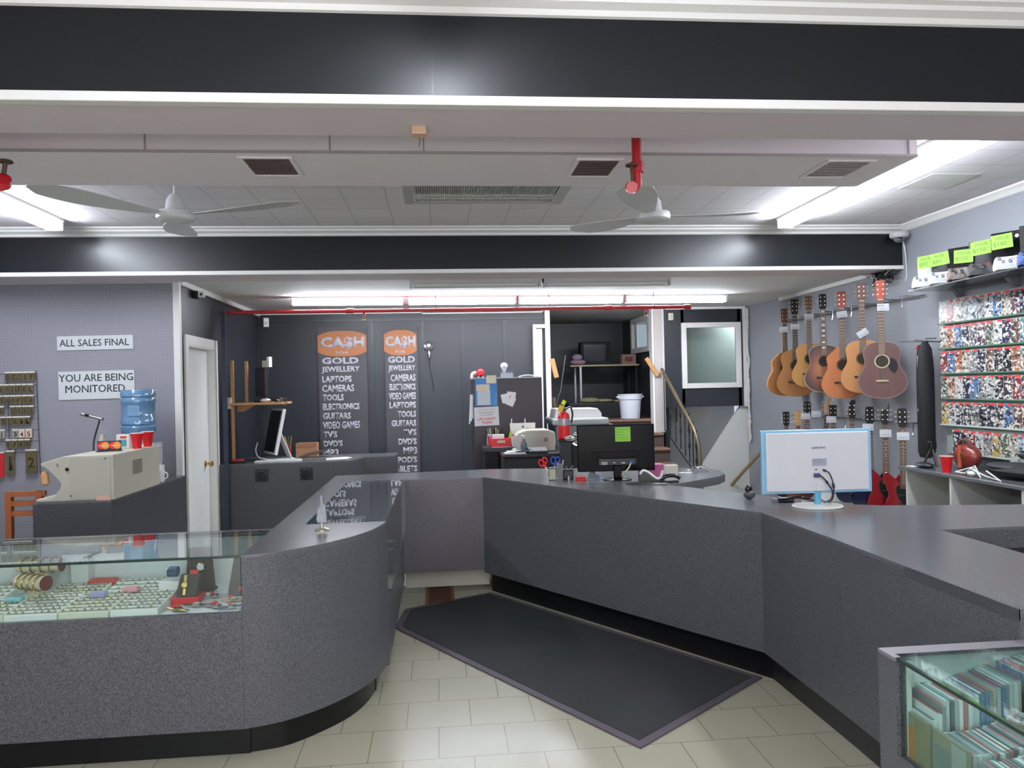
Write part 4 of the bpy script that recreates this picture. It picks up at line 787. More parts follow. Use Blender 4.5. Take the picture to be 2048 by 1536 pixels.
t = mk('desk_tray', 'red plastic tray with a white insert on the black desk', 'tray', (.64, 8.25, .966), [('tray_body', MB().prism([(-.12, .02), (-.10, 0), (.1, 0), (.12, .02), (.135, .125), (.09, .09), (-.09, .09), (-.135, .125)], -.06, .06, 'y'), REDP, dict(bev=.006)), ('label_plate', MB().bb(-.035, .05, -.063, -.06, .045, .07), mat('label_tan', (180, 190, 160), r=.6), {}), ('insert', MB().bb(-.08, .04, -.04, .05, .08, .13), PAPER, {}), ('marker', MB().tube([(.1, 0, .08), (.12, 0, .165)], .013, 8), mat('green_marker', (150, 200, 60), r=.5), {}), ('liner', MB().bb(-.10, .12, -.08, .07, -.004, .003), PAPER, {})])
t = mk('printer', 'beige laser printer with its white paper flap up on the black desk', 'printer', (1.0, 8.18, DZ), [('printer_body', MB().prism([(-.205, 0), (.2, 0), (.21, .10), (.20, .20), (.13, .225), (-.10, .225), (-.18, .2), (-.21, .17)], -.16, .18, 'y'), BEIGEP, dict(bev=.012)), ('paper_flap', MB().prism([(-.24, .17), (.02, .17), (.03, .29), (-.25, .29)], .12, .14, 'y'), WHITE, {}), ('flap_rail', MB().bb(-.235, -.225, .10, .12, .17, .34), WHITE, {}), ('flap_rail', MB().bb(-.09, -.08, .10, .12, .17, .34), WHITE, {}), ('logo_plate', MB().bb(.08, .125, -.163, -.16, .10, .145), mat('plate_grey', (140, 136, 130), r=.5), {}), ('flap_knob', MB().ell((-.11, .117, .25), (.012, .005, .008)), BLK, {})])
t = mk('sanitizer_bottle', 'clear pump bottle standing in front of the beige printer', 'bottle', (.86, 7.93, DZ), [('bottle_body', MB().lathe([(.03, 0), (.034, .02), (.034, .09), (.012, .13), (.012, .15)], n=16), glass('bottle_plastic', (190, 198, 210), .1), dict(smooth=True)), ('pump', MB().tube([(0, 0, .14), (0, 0, .175), (-.03, 0, .178)], .008, 8), WHITE, dict(smooth=True)), ('liquid', MB().lathe([(.028, .005), (.03, .07)], n=16), mat('gel', (150, 166, 180), r=.2), dict(smooth=True))])
t = mk('adding_machine', 'dark keyed calculator at the front edge of the black desk', 'calculator', (1.02, 7.86, DZ), [('case', MB().prism([(-.08, 0), (.07, 0), (.07, .05), (-.08, .02)], -.13, .07, 'x'), BLK, dict(bev=.003))])
q = MB()
for i in range(9):
    for j in range(4): q.box((-.115 + i * .021, -.065 + j * .033, .03 + j * .0064), (.014, .02, .006), (R(11), 0, 0))
q.to('keys', mat('key_pale', (170, 172, 172), r=.5), t)
mk('paper_sheets', 'white paper pads fanned at the left of the black desk', 'papers', (.76, 7.87, DZ), [('pad', MB().bb(-.11, .10, -.06, .06, 0, .012), PAPER, {}), ('pad', MB().box((.03, .03, .02), (.2, .12, .01), (0, 0, R(12))), PAPER, {}), ('clipboard', MB().box((.08, -.03, .03), (.16, .06, .006), (0, R(-8), R(-10))), BLK, {}), ('roll', MB().lathe([(.03, .025), (.03, .04), (.01, .05)], (.0, .03, 0)), mat('roll_pale', (190, 200, 180), r=.6), {})], 5)
t = mk('pen_holder', 'clear pen holder with coloured pens behind the red tray', 'pen holder', (.56, 8.48, .966), [('box_body', MB().bb(-.05, .05, -.035, .035, 0, .12), mat('box_lilac_clear', (180, 176, 196), r=.3), dict(bev=.004)), ('grey_box', MB().bb(.07, .12, -.03, .03, 0, .12), mat('dark_clear', (90, 88, 92), r=.3), {})])
for i in range(9): MB().tube([(-.04 + i * .019, 0, .03), (-.06 + i * .022, -.01, .17 + (i % 3) * .012)], .005, 6).to('pen', [BLK, mat('yellow_pen', (200, 190, 60)), mat('pen_white', (210, 210, 210)), mat('pen_green', (90, 110, 50))][i % 4], t)
t = mk('leaning_notice', 'white card leaning between the red tray and the printer', 'card', (.80, 8.18, DZ), [('sheet', MB().box((0, 0, .08), (.09, .003, .16), (R(8), R(-6), 0)), PAPER, {})])
# small cabinet right of the desk, copier and fire extinguisher
mk('drawer_unit', 'grey-topped drawer unit between the black desk and the copier', 'drawer unit', (1.45, 8.15, 0), [('carcass', MB().bb(-.14, .03, -.2, .3, 0, .98), BLKM, {}), ('top_panel', MB().bb(-.15, .035, -.21, .3, .98, 1.0), STEEL, {}), ('papers_on_top', MB().ell((-.06, 0, 1.03), (.06, .05, .03)), mat('dark_bundle', (60, 62, 64), r=.7), dict(smooth=True))])
t = T('copier', 'big pale copier with a white roll of paper on top, left of the bucket', 'copier', (1.66, 8.9, 0))
bx('copier_body', mat('copier_grey', (120, 124, 126), r=.5), -.36, .30, -.3, .35, 0, 1.16, t, bev=.01); bx('copier_lid', mat('copier_pale', (176, 180, 182), r=.5), -.40, .24, -.34, .35, 1.16, 1.235, t, bev=.02)
MB().prism([(-.36, 1.235), (.19, 1.235), (.185, 1.285), (.14, 1.34), (-.34, 1.345)], -.2, .2, 'y').to('paper_stack', WHITE, t, bev=.008)
MB().prism([(.24, 1.19), (.38, 1.04), (.38, 1.0), (.24, 1.0)], -.32, .3, 'y').to('side_tray', mat('copier_pale', (176, 180, 182), r=.5), t)
t = T('fire_extinguisher', 'red fire extinguisher with a black hose and yellow tag in front of the copier', 'fire extinguisher', (1.245, 7.7, 1.065))
MB().lathe([(.052, 0), (.06, .01), (.06, .225), (.052, .255), (.025, .278), (.02, .29)], n=28).to('cylinder', REDP, t, smooth=True)
MB().lathe([(.0608, .14), (.0608, .21)], n=28).to('label_band', mat('silver_label', (176, 178, 182), r=.3, m=.5), t, smooth=True)
MB().bb(-.02, .02, -.02, .02, .285, .315).box((-.02, 0, .33), (.07, .02, .012), (0, R(-18), 0)).to('valve', BLK, t, bev=.002)
MB().tube(crom([(.02, 0, .30), (.07, 0, .32), (.09, 0, .25), (.075, 0, .16)], 6), .009, 8).to('hose', BLK, t, smooth=True)
MB().box((-.03, -.02, .31), (.05, .004, .07), (0, R(20), 0)).to('inspection_tag', mat('tag_yellow', (214, 180, 60), r=.7), t); MB().box((.0, -.02, .37), (.035, .02, .045), (0, R(30), 0)).to('pull_tie', mat('tie_lime', (214, 230, 40), r=.6), t)
mk('pedestal_stand', 'black narrow stand carrying the fire extinguisher', 'stand', (1.255, 7.7, 0), [('post', MB().bb(-.055, .075, -.05, .05, 0, 1.045), mat('stand_black', (34, 38, 40), r=.5), dict(bev=.004)), ('stand_top', MB().bb(-.07, .08, -.06, .06, 1.045, 1.064), BLK, {})])
t = mk('door_lever', 'two shiny metal door levers standing beside the fire extinguisher', 'handles', (1.25, 7.25, 0), [('pole', MB().tube([(.0, 0, 0), (.0, 0, 1.05)], .012, 8).lathe([(.09, 0), (.09, .012), (.02, .02)]), BLK, dict(smooth=True)), ('lever', MB().ell((-.02, 0, 1.10), (.055, .02, .025)).ell((.045, 0, 1.13), (.035, .02, .028)), CHROME, dict(smooth=True)), ('lower_bracket', MB().tube([(-.0, 0, 1.05), (.04, 0, 1.03)], .012, 8), CHROME, dict(smooth=True))])

# ---------------------------------------------------------------- alcove contents
t = T('white_bucket', 'white plastic bucket with handles at the top of the brown stairs', 'bucket', (2.63, 10.48, AZ))
MB().lathe([(.125, 0), (.13, .005), (.15, .26), (.165, .27), (.165, .325), (.172, .33), (.172, .34), (.15, .34), (.12, .02)], n=32).to('bucket_body', mat('bucket_white', (206, 210, 220), r=.4), t, smooth=True)
for s_ in (-1, 1): MB().bb(s_ * .17 - .02, s_ * .17 + .02, -.03, .03, .29, .315).to('handle', mat('bucket_white', (206, 210, 220), r=.4), t, bev=.004)
t = T('table', 'pale-topped table with thin dark legs in the dark alcove', 'table', (2.5, 11.7, AZ))
bx('table_top', mat('table_pale', (168, 158, 130), r=.6), -.52, .54, -.2, .35, .76, .785, t)
for x in (-.36, .50):
    for y in (-.17, .3): bx('leg', STEEL if x < 0 else BLKM, x - .015, x + .015, y, y + .03, 0, .76, t)
mk('television', 'dark old television on the alcove table', 'television', (2.42, 11.8, AZ + .786), [('case', MB().prism([(-.24, 0), (.24, 0), (.24, .36), (-.24, .36)], -.1, .12, 'y'), BLKM, dict(bev=.02)), ('screen', MB().bb(-.2, .2, -.11, -.1, .05, .32), mat('tv_screen', (30, 33, 38), r=.1), dict(bev=.01)), ('back_tube', MB().bb(-.15, .15, .12, .25, .04, .28), BLKM, {})])
mk('bundle', 'pink and white bag heap at the left end of the alcove table', 'bag', (2.12, 11.62, AZ + .786), [('bag_body', MB().ell((0, 0, .045), (.12, .08, .045)), mat('pink_bag', (150, 84, 118), r=.7, rgb2=(180, 160, 180), scale=15), dict(smooth=True)), ('bag_top', MB().ell((-.01, 0, .12), (.08, .05, .05)), mat('lilac_bag', (150, 140, 160), r=.7), dict(smooth=True))])
mk('cardboard_box', 'small brown cardboard box at the right end of the alcove table', 'box', (2.90, 11.65, AZ + .786), [('box_body', MB().bb(-.11, .11, -.08, .08, 0, .15), mat('box_rosy', (142, 112, 102), r=.8), {}), ('label_print', MB().bb(-.06, .06, -.082, -.08, .04, .11), mat('box_label', (110, 62, 56), r=.7), {})])
mk('tan_bundle', 'crumpled tan cloth on a dark chest in the alcove', 'cloth', (2.32, 11.3, AZ + .21), [('fold', MB().ell((-.1, 0, .04), (.16, .09, .045)).ell((.12, .02, .03), (.15, .08, .03)).ell((.33, 0, .02), (.06, .05, .022)), mat('tan_cloth', (140, 130, 100), r=.9), dict(smooth=True))])
mk('chest', 'low dark chest inside the alcove behind the copier', 'chest', (2.35, 11.35, AZ), [('body', MB().bb(-.45, .5, -.15, .18, 0, .19), BLKM, {}), ('lid', MB().bb(-.46, .51, -.16, .19, .19, .21), mat('lid_dark2', (34, 40, 44), r=.5), {})])
mk('wall_handrail', 'short tan wooden board slanting beside the white doorway post', 'handrail', (1.52, 10.09, 1.84), [('board', MB().box((.0, 0, 0), (.065, .03, .26), (0, R(-13), 0)), PINE, dict(bev=.008))])
mk('wall_handrail', 'tan wooden handrail board slanting down onto the pale column', 'handrail', (2.84, 10.08, 1.83), [('board', MB().box((.0, 0, 0), (.06, .03, .29), (0, R(-33), 0)), PINE, dict(bev=.008)), ('bracket', MB().bb(.07, .11, -.0, .03, -.13, -.09), STEEL, {})])
mk('leaning_pole', 'tall dim wooden post leaning just right of the white doorway post', 'pole', (1.55, 10.3, 0), [('pole', MB().tube([(.1, 0, .0), (-.02, .02, 1.45)], .035, 8), mat('dim_wood', (84, 76, 62), r=.8), dict(smooth=True))])
mk('antenna', 'thin dark curved rod rising behind the fire extinguisher', 'rod', (1.46, 9.4, 0), [('rod', MB().tube(crom([(-.02, 0, 0), (-.02, 0, 1.3), (.03, 0, 1.55), (.10, 0, 1.98)], 6), .006, 6), mat('rod_grey', (64, 68, 72), r=.5), dict(smooth=True)), ('base', MB().lathe([(.08, 0), (.08, .01), (.01, .02)]), BLKM, {})])
# stair railing
t = T('stair_railing', 'black wrought-iron stair railing with a brass-coloured handrail beside the brown steps', 'railing', (3.08, 9.2, 0))
hr = crom([(.055, -.1, .45), (.055, -.08, .72), (.05, -.04, .90), (.03, .10, 1.08), (-.03, .45, 1.39), (-.12, .84, 1.80)], 6)
MB().tube(hr, .022, 10).to('handrail', mat('rail_bronze', (112, 96, 74), r=.35, m=.4), t, smooth=True)
IRON = mat('wrought_iron', (24, 25, 27), r=.5)
for i in range(8):
    u = i / 7; y = .0 + u * .80; x = .045 - .15 * u * u; ztop = 1.0 + 1.78 * (y) * .55 + (.0); ztop = 1.02 + (y) * .93; zb = .45 + y * .67
    MB().tube([(x, y, zb), (x, y, ztop)], .008, 6).to('baluster', IRON, t)
    if i % 2 == 0:
        for zz in (.35, .65):
            zc = zb + (ztop - zb) * zz; MB().tube([(x, y + .03 * math.sin(a) * (1 if zz > .5 else -1) + .0, zc + .05 * math.cos(a)) for a in [k * .5 for k in range(11)]], .006, 6).to('scroll', IRON, t, smooth=True)
MB().tube([(.055, -.03, .44), (-.11, .80, .99)], .009, 6).to('bottom_bar', IRON, t)
mk('wooden_pole', 'tan wooden pole leaning against the right wall behind the white monitor', 'pole', (3.9, 9.9, 0), [('pole', MB().tube([(.0, .55, .02), (.2, -.45, .76)], .024, 10), mat('tan_pole', (150, 128, 98), r=.5), dict(smooth=True))])

# ---------------------------------------------------------------- things on the service counter
t = T('monitor', 'black monitor with a lime note on its back on the angled counter', 'monitor', (1.295, 5.60, CT), R(-3))
MB().box((-.005, .0, .236), (.575, .02, .345)).to('screen_case', mat('gloss_black', (15, 15, 17), r=.2, spec=.12), t, bev=.008)
MB().prism(crom([(-.19, .205), (-.12, .172), (0, .160), (.12, .172), (.19, .205)], 4) + [(.19, .21), (-.19, .21)], -.035, -.008, 'y').to('rear_bulge', mat('gloss_black', (15, 15, 17), r=.2, spec=.12), t, bev=.004)
MB().bb(-.14, .14, -.03, -.008, .11, .16).to('port_panel', BLK, t, bev=.003); bx('rating_label', mat('label_grey', (150, 150, 150), r=.5), -.12, -.075, -.0315, -.03, .115, .137, t)
MB().bb(.085, .11, -.045, -.03, .12, .14).to('video_plug', mat('vga_blue', (50, 80, 170), r=.4), t, bev=.002); bx('port', WHITE, -.03, -.018, -.0315, -.03, .125, .132, t); bx('port', WHITE, .03, .055, -.0315, -.03, .123, .130, t)
MB().tube(crom([(.095, -.045, .125), (.07, -.05, .08), (.03, -.03, .04), (.06, .02, .01)], 5), .006, 8).to('cable', mat('cable_cream', (200, 190, 165), r=.5), t, smooth=True)
MB().bb(-.03, .03, -.03, -.008, .015, .11).to('neck', mat('gloss_black', (15, 15, 17), r=.2, spec=.12), t, bev=.006); MB().lathe([(.105, 0), (.105, .006), (.06, .012), (.01, .016)], (0, -.01, 0), 32, sy=.8).to('base', mat('gloss_black', (15, 15, 17), r=.2, spec=.12), t, smooth=True)
n_ = T('sticky_note', 'lime green handwritten note stuck on the back of the black monitor', 'note', (1.315, 5.586, 1.182)); bx('sheet', NEON, -.032, .083, -.003, 0, 0, .107, n_)
for i, (s_, wd) in enumerate((('DEBIT MACHINE', .10), ('IS DOWN', .055), ('ASK WILL', .06), ('WAIT FOR YOU', .09))): text(s_, INKG, n_, (-.026, -.003, .084 - i * .02), h=.010, wid=wd, ext=.0003)
bx('underline', INKG, -.026, .07, -.0034, -.003, .012, .0135, n_)
t = T('pen_holder', 'clear pen holder with red and blue scissors at the bend of the counter', 'pen holder', (.83, 5.70, CT), R(-8))
MB().bb(-.03, .03, -.03, .03, 0, .095).to('holder_body', glass('holder_plastic', (180, 186, 190), .2), t); bx('paper_label', mat('tan_label', (176, 178, 152), r=.7), -.026, .02, -.0325, -.031, .008, .085, t); MB().bb(.035, .075, -.03, .03, 0, .12).to('side_pocket', mat('dark_clear', (90, 88, 92), r=.3), t)
for i in range(6): MB().tube([(.0 + i * .012, 0, .02), (.01 + i * .014, .0, .13 + .02 * (i % 2))], .004, 6).to('pen', [STEEL, mat('pen_bluegrey', (90, 100, 120)), mat('pen_white', (210, 210, 210))][i % 3], t)
def scissors(label, m, x, tilt):
    s_ = T('scissors', label, 'scissors', (.82 + x, 5.70, CT + .012), rot=(0, R(tilt), 0))
    MB().prism([(-.006, 0), (.006, 0), (.010, .11), (-.004, .11)], -.002, .002, 'y').to('blades', CHROME, s_)
    for e, sz in ((-1, 1), (1, .85)): MB().tube([(e * .016 + .017 * math.cos(a) * sz, 0, .138 + e * .004 + .026 * math.sin(a) * sz) for a in [k * math.pi / 8 for k in range(17)]], .006, 6, cap=False).tube([(e * .012, 0, .118), (0, 0, .095)], .007, 6).to('handle', m, s_, smooth=True)
scissors('red-handled scissors standing in the clear pen holder', REDP, -.01, -22); scissors('blue-handled scissors standing in the clear pen holder', mat('blue_plastic', (40, 80, 180), r=.4), .012, 8)
mk('tape_dispenser', 'black desk caddy with chrome loops right of the scissors', 'caddy', (.945, 5.72, CT), [('caddy_body', MB().bb(-.04, .04, -.03, .03, 0, .075), BLK, dict(bev=.008)), ('loop', MB().tube(crom([(-.03, -.02, .07), (-.01, -.02, .10), (.01, -.02, .08), (.04, -.02, .105)], 5), .004, 6), CHROME, dict(smooth=True)), ('coin', MB().lathe([(.018, 0), (.018, .03)], (0, -.04, 0)), STEEL, {})])
mk('stapler', 'small red stapler lying in front of the black caddy', 'stapler', (1.03, 5.62, CT), [('base', MB().bb(-.045, .04, -.015, .015, 0, .012), REDP, dict(bev=.003)), ('arm', MB().bb(-.045, .035, -.014, .014, .014, .03), REDP, dict(bev=.007))], -5)
mk('tape_dispenser', 'grey and black tape dispenser left of the black monitor foot', 'tape dispenser', (1.13, 5.68, CT), [('dispenser_body', MB().prism([(-.04, 0), (.05, 0), (.045, .03), (.02, .03), (.0, .055), (-.03, .05)], -.015, .015, 'y'), mat('dispenser_grey', (110, 112, 116), r=.3), dict(bev=.004)), ('tape_roll', MB().lathe([(.024, -.01), (.024, .01)], (-.005, 0, .035), 20, axis='y'), BLK, {}), ('blue_base', MB().bb(-.05, .08, -.02, .02, 0, .006), mat('dispenser_blue', (120, 150, 190), r=.4), {})], 0)
t = mk('card_reader', 'curved black and white payment terminal lying on the counter right of the black monitor', 'card reader', (1.50, 5.40, CT), [('reader_body', MB().prism(crom([(-.09, .0), (-.09, .045), (-.07, .08), (-.03, .07), (.03, .025), (.09, .015)], 4) + [(.09, 0)], -.04, .04, 'y'), BLK, dict(bev=.003)), ('white_shell', MB().tube(crom([(-.085, -.035, .06), (-.065, -.035, .085), (-.03, -.035, .075), (.03, -.035, .03), (.06, -.035, .04), (.075, -.035, .085)], 5), .009, 8), WHITE, dict(smooth=True)), ('keypad', MB().box((.06, 0, .02), (.06, .05, .008), (0, R(6), 0)), BLK, {})], -10)
mk('phone_handset', 'black phone receiver lying beside the curved payment terminal', 'phone', (1.60, 5.36, CT), [('receiver', MB().tube(crom([(-.05, 0, .02), (0, 0, .045), (.06, 0, .045), (.09, .0, .025)], 5), [.014] * 16, 10), BLK, dict(smooth=True)), ('cradle', MB().bb(-.05, .08, -.03, .03, 0, .014), BLK, dict(bev=.005))], -8)
mk('mouse_pad', 'dark oval mouse pad in front of the black monitor', 'mouse pad', (1.44, 5.30, CT), [('pad', MB().lathe([(.15, 0), (.15, .006), (.13, .008)], n=32, sy=.45), mat('pad_grey', (52, 54, 56), r=.4), dict(smooth=True))], -20)
t = mk('tissue_box', 'magenta patterned tissue box behind the payment terminal', 'tissue box', (1.62, 5.72, CT), [('box_body', MB().bb(-.12, .05, -.05, .06, 0, .095), mat('magenta_box', (148, 40, 92), r=.5, rgb2=(190, 110, 150), scale=14), dict(bev=.002)), ('box_end', MB().bb(.05, .065, -.05, .06, 0, .09), mat('pale_carton', (196, 186, 180), r=.6), {})])
mk('carton', 'small cream carton right of the magenta tissue box', 'carton', (1.765, 5.80, CT), [('box_body', MB().bb(-.06, .045, -.03, .03, 0, .07), mat('cream_carton', (198, 194, 178), r=.6), {}), ('lid', MB().bb(-.062, .047, -.032, .032, .07, .074), mat('cream_lid', (206, 202, 188), r=.6), {})])
t = mk('ring_of_keys', 'small heap of shiny metal clips on the rear wing of the counter', 'keys', (2.02, 5.95, CT), [('clip', MB().tube(crom([(-.13, 0, .006), (-.06, .01, .012), (0, 0, .03), (.05, .0, .035), (.1, .01, .01)], 5), .009, 8), CHROME, dict(smooth=True)), ('ring', MB().tube([(.03 * math.cos(a), .02 * math.sin(a), .03) for a in [k * .5 for k in range(14)]], .008, 6), CHROME, dict(smooth=True)), ('paper_tag', MB().bb(-.16, -.06, -.07, -.03, 0, .003), PAPER, {})])
t = T('monitor', 'white-backed monitor with a pale blue frame standing on the right worktop', 'monitor', (2.075, 4.10, CT), R(-2))
LB = mat('pale_blue_plastic', (140, 190, 220), r=.25, coat=.4); WB = mat('monitor_white', (214, 214, 218), r=.25, coat=.3)
bx('frame', LB, -.31, .315, 0, .025, .075, .428, t, bev=.004); bx('back_shell', WB, -.288, .295, -.012, .001, .088, .413, t, bev=.006)
bx('screen', mat('screen_dark', (20, 20, 24), r=.1), -.3, .305, .025, .027, .09, .415, t)
text('SAMSUNG', mat('logo_grey', (90, 92, 100), r=.4), t, (.008, -.012, .322), h=.011, wid=.078, bold=.03, align='CENTER')
lb = bx('rating_label', mat('label_silver', (160, 164, 176), r=.5), -.03, .052, -.0132, -.012, .227, .268, t)
text('MODEL LS24D360', mat('label_ink', (110, 112, 126), r=.6), lb, (-.026, -.0132, .256), h=.005, wid=.05, ext=.0003); text('100-240V 50/60Hz', mat('label_ink', (110, 112, 126), r=.6), lb, (-.026, -.0132, .246), h=.004, wid=.06, ext=.0003)
MB().bb(-.024, .008, -.03, -.012, .165, .188).to('video_plug', mat('plug_indigo', (64, 62, 100), r=.4), t, bev=.004); bx('port', BLK, -.016, -.002, -.0128, -.012, .205, .210, t)
CBL = mat('cable_dark', (44, 42, 50), r=.5)
MB().tube(crom([(.005, -.026, .178), (.03, -.03, .155), (.055, -.03, .12), (.075, -.025, .085), (.072, -.01, .04), (.06, .06, .01)], 6), .004, 8).tube([(.038, -.03, .145), (.048, -.03, .131)], .007, 8).to('cable', CBL, t, smooth=True)
MB().tube(crom([(.035, -.02, .203), (.055, -.03, .19), (.073, -.03, .15), (.082, -.028, .10), (.082, -.01, .04), (.09, .06, .01)], 6), .0035, 8).tube([(.078, -.03, .13), (.081, -.03, .105)], .0075, 8).tube([(.03, -.014, .205), (.042, -.024, .199)], .007, 8).to('cable', CBL, t, smooth=True)
MB().bb(-.012, .022, -.004, .018, .0, .09).to('neck', mat('clear_blue', (96, 170, 205), r=.1, coat=.8), t, bev=.004); bx('neck_cover', WB, -.012, .045, -.02, .0, .088, .128, t, bev=.006)
MB().lathe([(.137, 0), (.140, .004), (.136, .010), (.05, .014), (.004, .0145)], (0, 0, 0), 48, sy=.82).to('base', mat('base_white', (222, 224, 218), r=.2), t, smooth=True)
mk('cable_bundle', 'black cable adapter bundle lying left of the white monitor foot', 'cables', (1.99, 4.30, CT), [('adapter', MB().bb(-.045, .04, -.02, .02, 0, .028), BLK, dict(bev=.006)), ('cable', MB().tube(crom([(-.06, 0, .012), (-.02, -.03, .02), (.05, .0, .03), (.10, .02, .02), (.14, -.03, .012), (.06, -.06, .006)], 5), .007, 8), BLK, dict(smooth=True)), ('connector', MB().bb(-.085, -.05, -.015, .01, .0, .022), mat('connector_grey', (120, 130, 130), r=.4), dict(bev=.003))], -10)
mk('webcam', 'small dark round gadget at the left edge behind the white monitor', 'gadget', (1.83, 4.45, CT), [('body', MB().ell((0, 0, .028), (.035, .03, .028)), mat('gadget_grey', (70, 72, 74), r=.4), dict(smooth=True)), ('top', MB().ell((-.005, 0, .06), (.022, .02, .025)), BLK, dict(smooth=True))])
# ---------------------------------------------------------------- guitars
def prof_ac(cut=0):
    # (z from the bottom, half width) of a steel-string body .50 m long
    P_ = [(0, .0), (.012, .085), (.05, .155), (.12, .195), (.20, .185), (.27, .148), (.31, .136), (.36, .143), (.42, .148), (.465, .122), (.49, .075), (.50, .0)]
    right = crom(P_, 4); left = [(z, -w_) for z, w_ in reversed(right[1:-1])]
    out = [(w_, z) for z, w_ in right] + [(w_, z) for z, w_ in left]
    if cut: out = [((min(x, .05 + max(0, (.50 - z)) * .95) if (cut > 0 and z > .34) else (max(x, -.05 - max(0, (.50 - z)) * .95) if (cut < 0 and z > .34) else x)), z) for x, z in out]
    return out
FRETW = mat('fret_rosewood', (92, 66, 54), r=.5); FRETB = mat('fret_ebony', (36, 30, 28), r=.5); FRWIRE = mat('fret_wire', (190, 180, 160), r=.3, m=.7)
PEGM = mat('peg_metal', (206, 200, 186), r=.3, m=.8)
def headstock(t, z, m, style=0, face=-.03):
    if style == 0: P_ = [(-.024, 0), (.024, 0), (.034, .03), (.037, .155), (.034, .165), (-.034, .165), (-.037, .155), (-.034, .03)]
    elif style == 1: P_ = [(-.024, 0), (.024, 0), (.036, .03), (.038, .13), (.028, .165), (.012, .158), (0, .168), (-.012, .158), (-.028, .165), (-.038, .13), (-.036, .03)]
    elif style == 2: P_ = [(-.02, 0), (.02, 0), (.036, .03), (.026, .07), (.022, .12), (.036, .155), (.028, .18), (.0, .178), (-.018, .155), (-.03, .10), (-.034, .04)]
    else: P_ = [(-.02, 0), (.02, 0), (.028, .05), (.035, .20), (.02, .14), (-.03, .12), (-.036, .05)]
    h = MB().prism([(x, z + y) for x, y in P_], face, face + .018, 'y').to('headstock', m, t, bev=.002)
    for k in range(3):
        for s_ in (-1, 1):
            zz = z + .045 + k * .042
            MB().tube([(s_ * .02, face - .006, zz), (s_ * .02, face + .002, zz)], .0055, 8).tube([(s_ * .034, face + .012, zz), (s_ * .05, face + .012, zz)], .003, 6).ell((s_ * .055, face + .012, zz), (.006, .006, .009), 8, 5).to('tuning_peg', PEGM, t, smooth=True)
def guitar(label, x, y, z, topm, sidem, headm, rz, cut=0, binding=None, fret=FRETW, guard=None, rosette=None, dots=False, bridge=None, s=1.0, hole=True, hstyle=0, tilt=0, L=1.03, inst='acoustic'):
    t = T('acoustic_guitar', label, 'guitar', (x, y, z), group='acoustic guitars on the upper hooks', rot=(0, R(tilt), R(rz))); t.scale = (s, s, s)
    o = prof_ac(cut)
    body = MB().prism(o, -.045, .055, 'y').to('body_sides', sidem, t, bev=.003)
    MB().prism(o if not binding else inset_any(o, .005), -.048, -.045, 'y').to('soundboard', topm, t)
    if binding: MB().prism(o, -.047, -.044, 'y').to('binding', binding, t)
    if hole:
        h = MB().lathe([(.05, 0), (.05, .002)], (0, -.048, .325), 32, axis='y').to('sound_hole', mat('hole_dark', (52, 44, 36), r=.9), t)
        q = MB().tube([(.056 * math.cos(a), -.049, .325 + .056 * math.sin(a)) for a in [k * math.pi / 16 for k in range(33)]], .0035 if not rosette else .006, 6, cap=False).to('rosette', rosette or mat('rosette_brown', (96, 66, 40), r=.5), t, smooth=True)
    MB().bb(-.078 if bridge is None else -.05, .078 if bridge is None else .05, -.060, -.048, .145, .165).to('bridge', bridge or FRETB, t, bev=.003)
    bx('saddle', mat('saddle_bone', (220, 214, 196), r=.5), -.036, .036, -.063, -.06, .157, .160, t)
    if guard: MB().prism(crom([(.045, .30), (.058, .35), (.10, .34), (.125, .28), (.10, .22), (.06, .25)], 4, True), -.0500, -.0485, 'y').to('pickguard', guard, t)
    zn = L - .168
    MB().prism([(-.022, zn), (.022, zn), (.028, .49), (-.028, .49)], -.046, -.02, 'y').to('neck', sidem, t)
    f = MB().prism([(-.0225, zn), (.0225, zn), (.029, .375), (-.029, .375)], -.053, -.046, 'y').to('fretboard', fret, t)
    q = MB()
    for k in range(1, 20):
        zz = zn - (zn - .165) * (1 - 2 ** (-k / 12)) * 1.0
        if zz > .38: q.bb(-.024, .024, -.0545, -.053, zz - .0012, zz + .0012)
    q.to('frets', FRWIRE, f)
    if dots:
        q = MB()
        for k in (1, 3, 5, 7, 9, 12, 15): zz = zn - (zn - .165) * (1 - 2 ** (-(k - .5) / 12)); q.bb(-.015, .015, -.0542, -.053, zz - .008, zz + .008)
        q.to('inlays', mat('pearl', (226, 226, 216), r=.3), f)
    q = MB()
    for k in range(6): q.tube([(-.0175 + k * .007, -.0545, zn), (-.026 + k * .0104, -.062, .155)], .0005, 3)
    q.to('strings', mat('string_metal', (190, 180, 160), r=.3, m=.8), t)
    bx('nut', mat('saddle_bone', (220, 214, 196), r=.5), -.0225, .0225, -.056, -.046, zn - .002, zn + .003, t)
    headstock(t, zn + .003, headm, hstyle, -.048)
    return t
def inset_any(o, d):
    c = (0, .22); return [(x * (1 - d / .19), .25 + (z - .25) * (1 - d / .25)) for x, z in o]
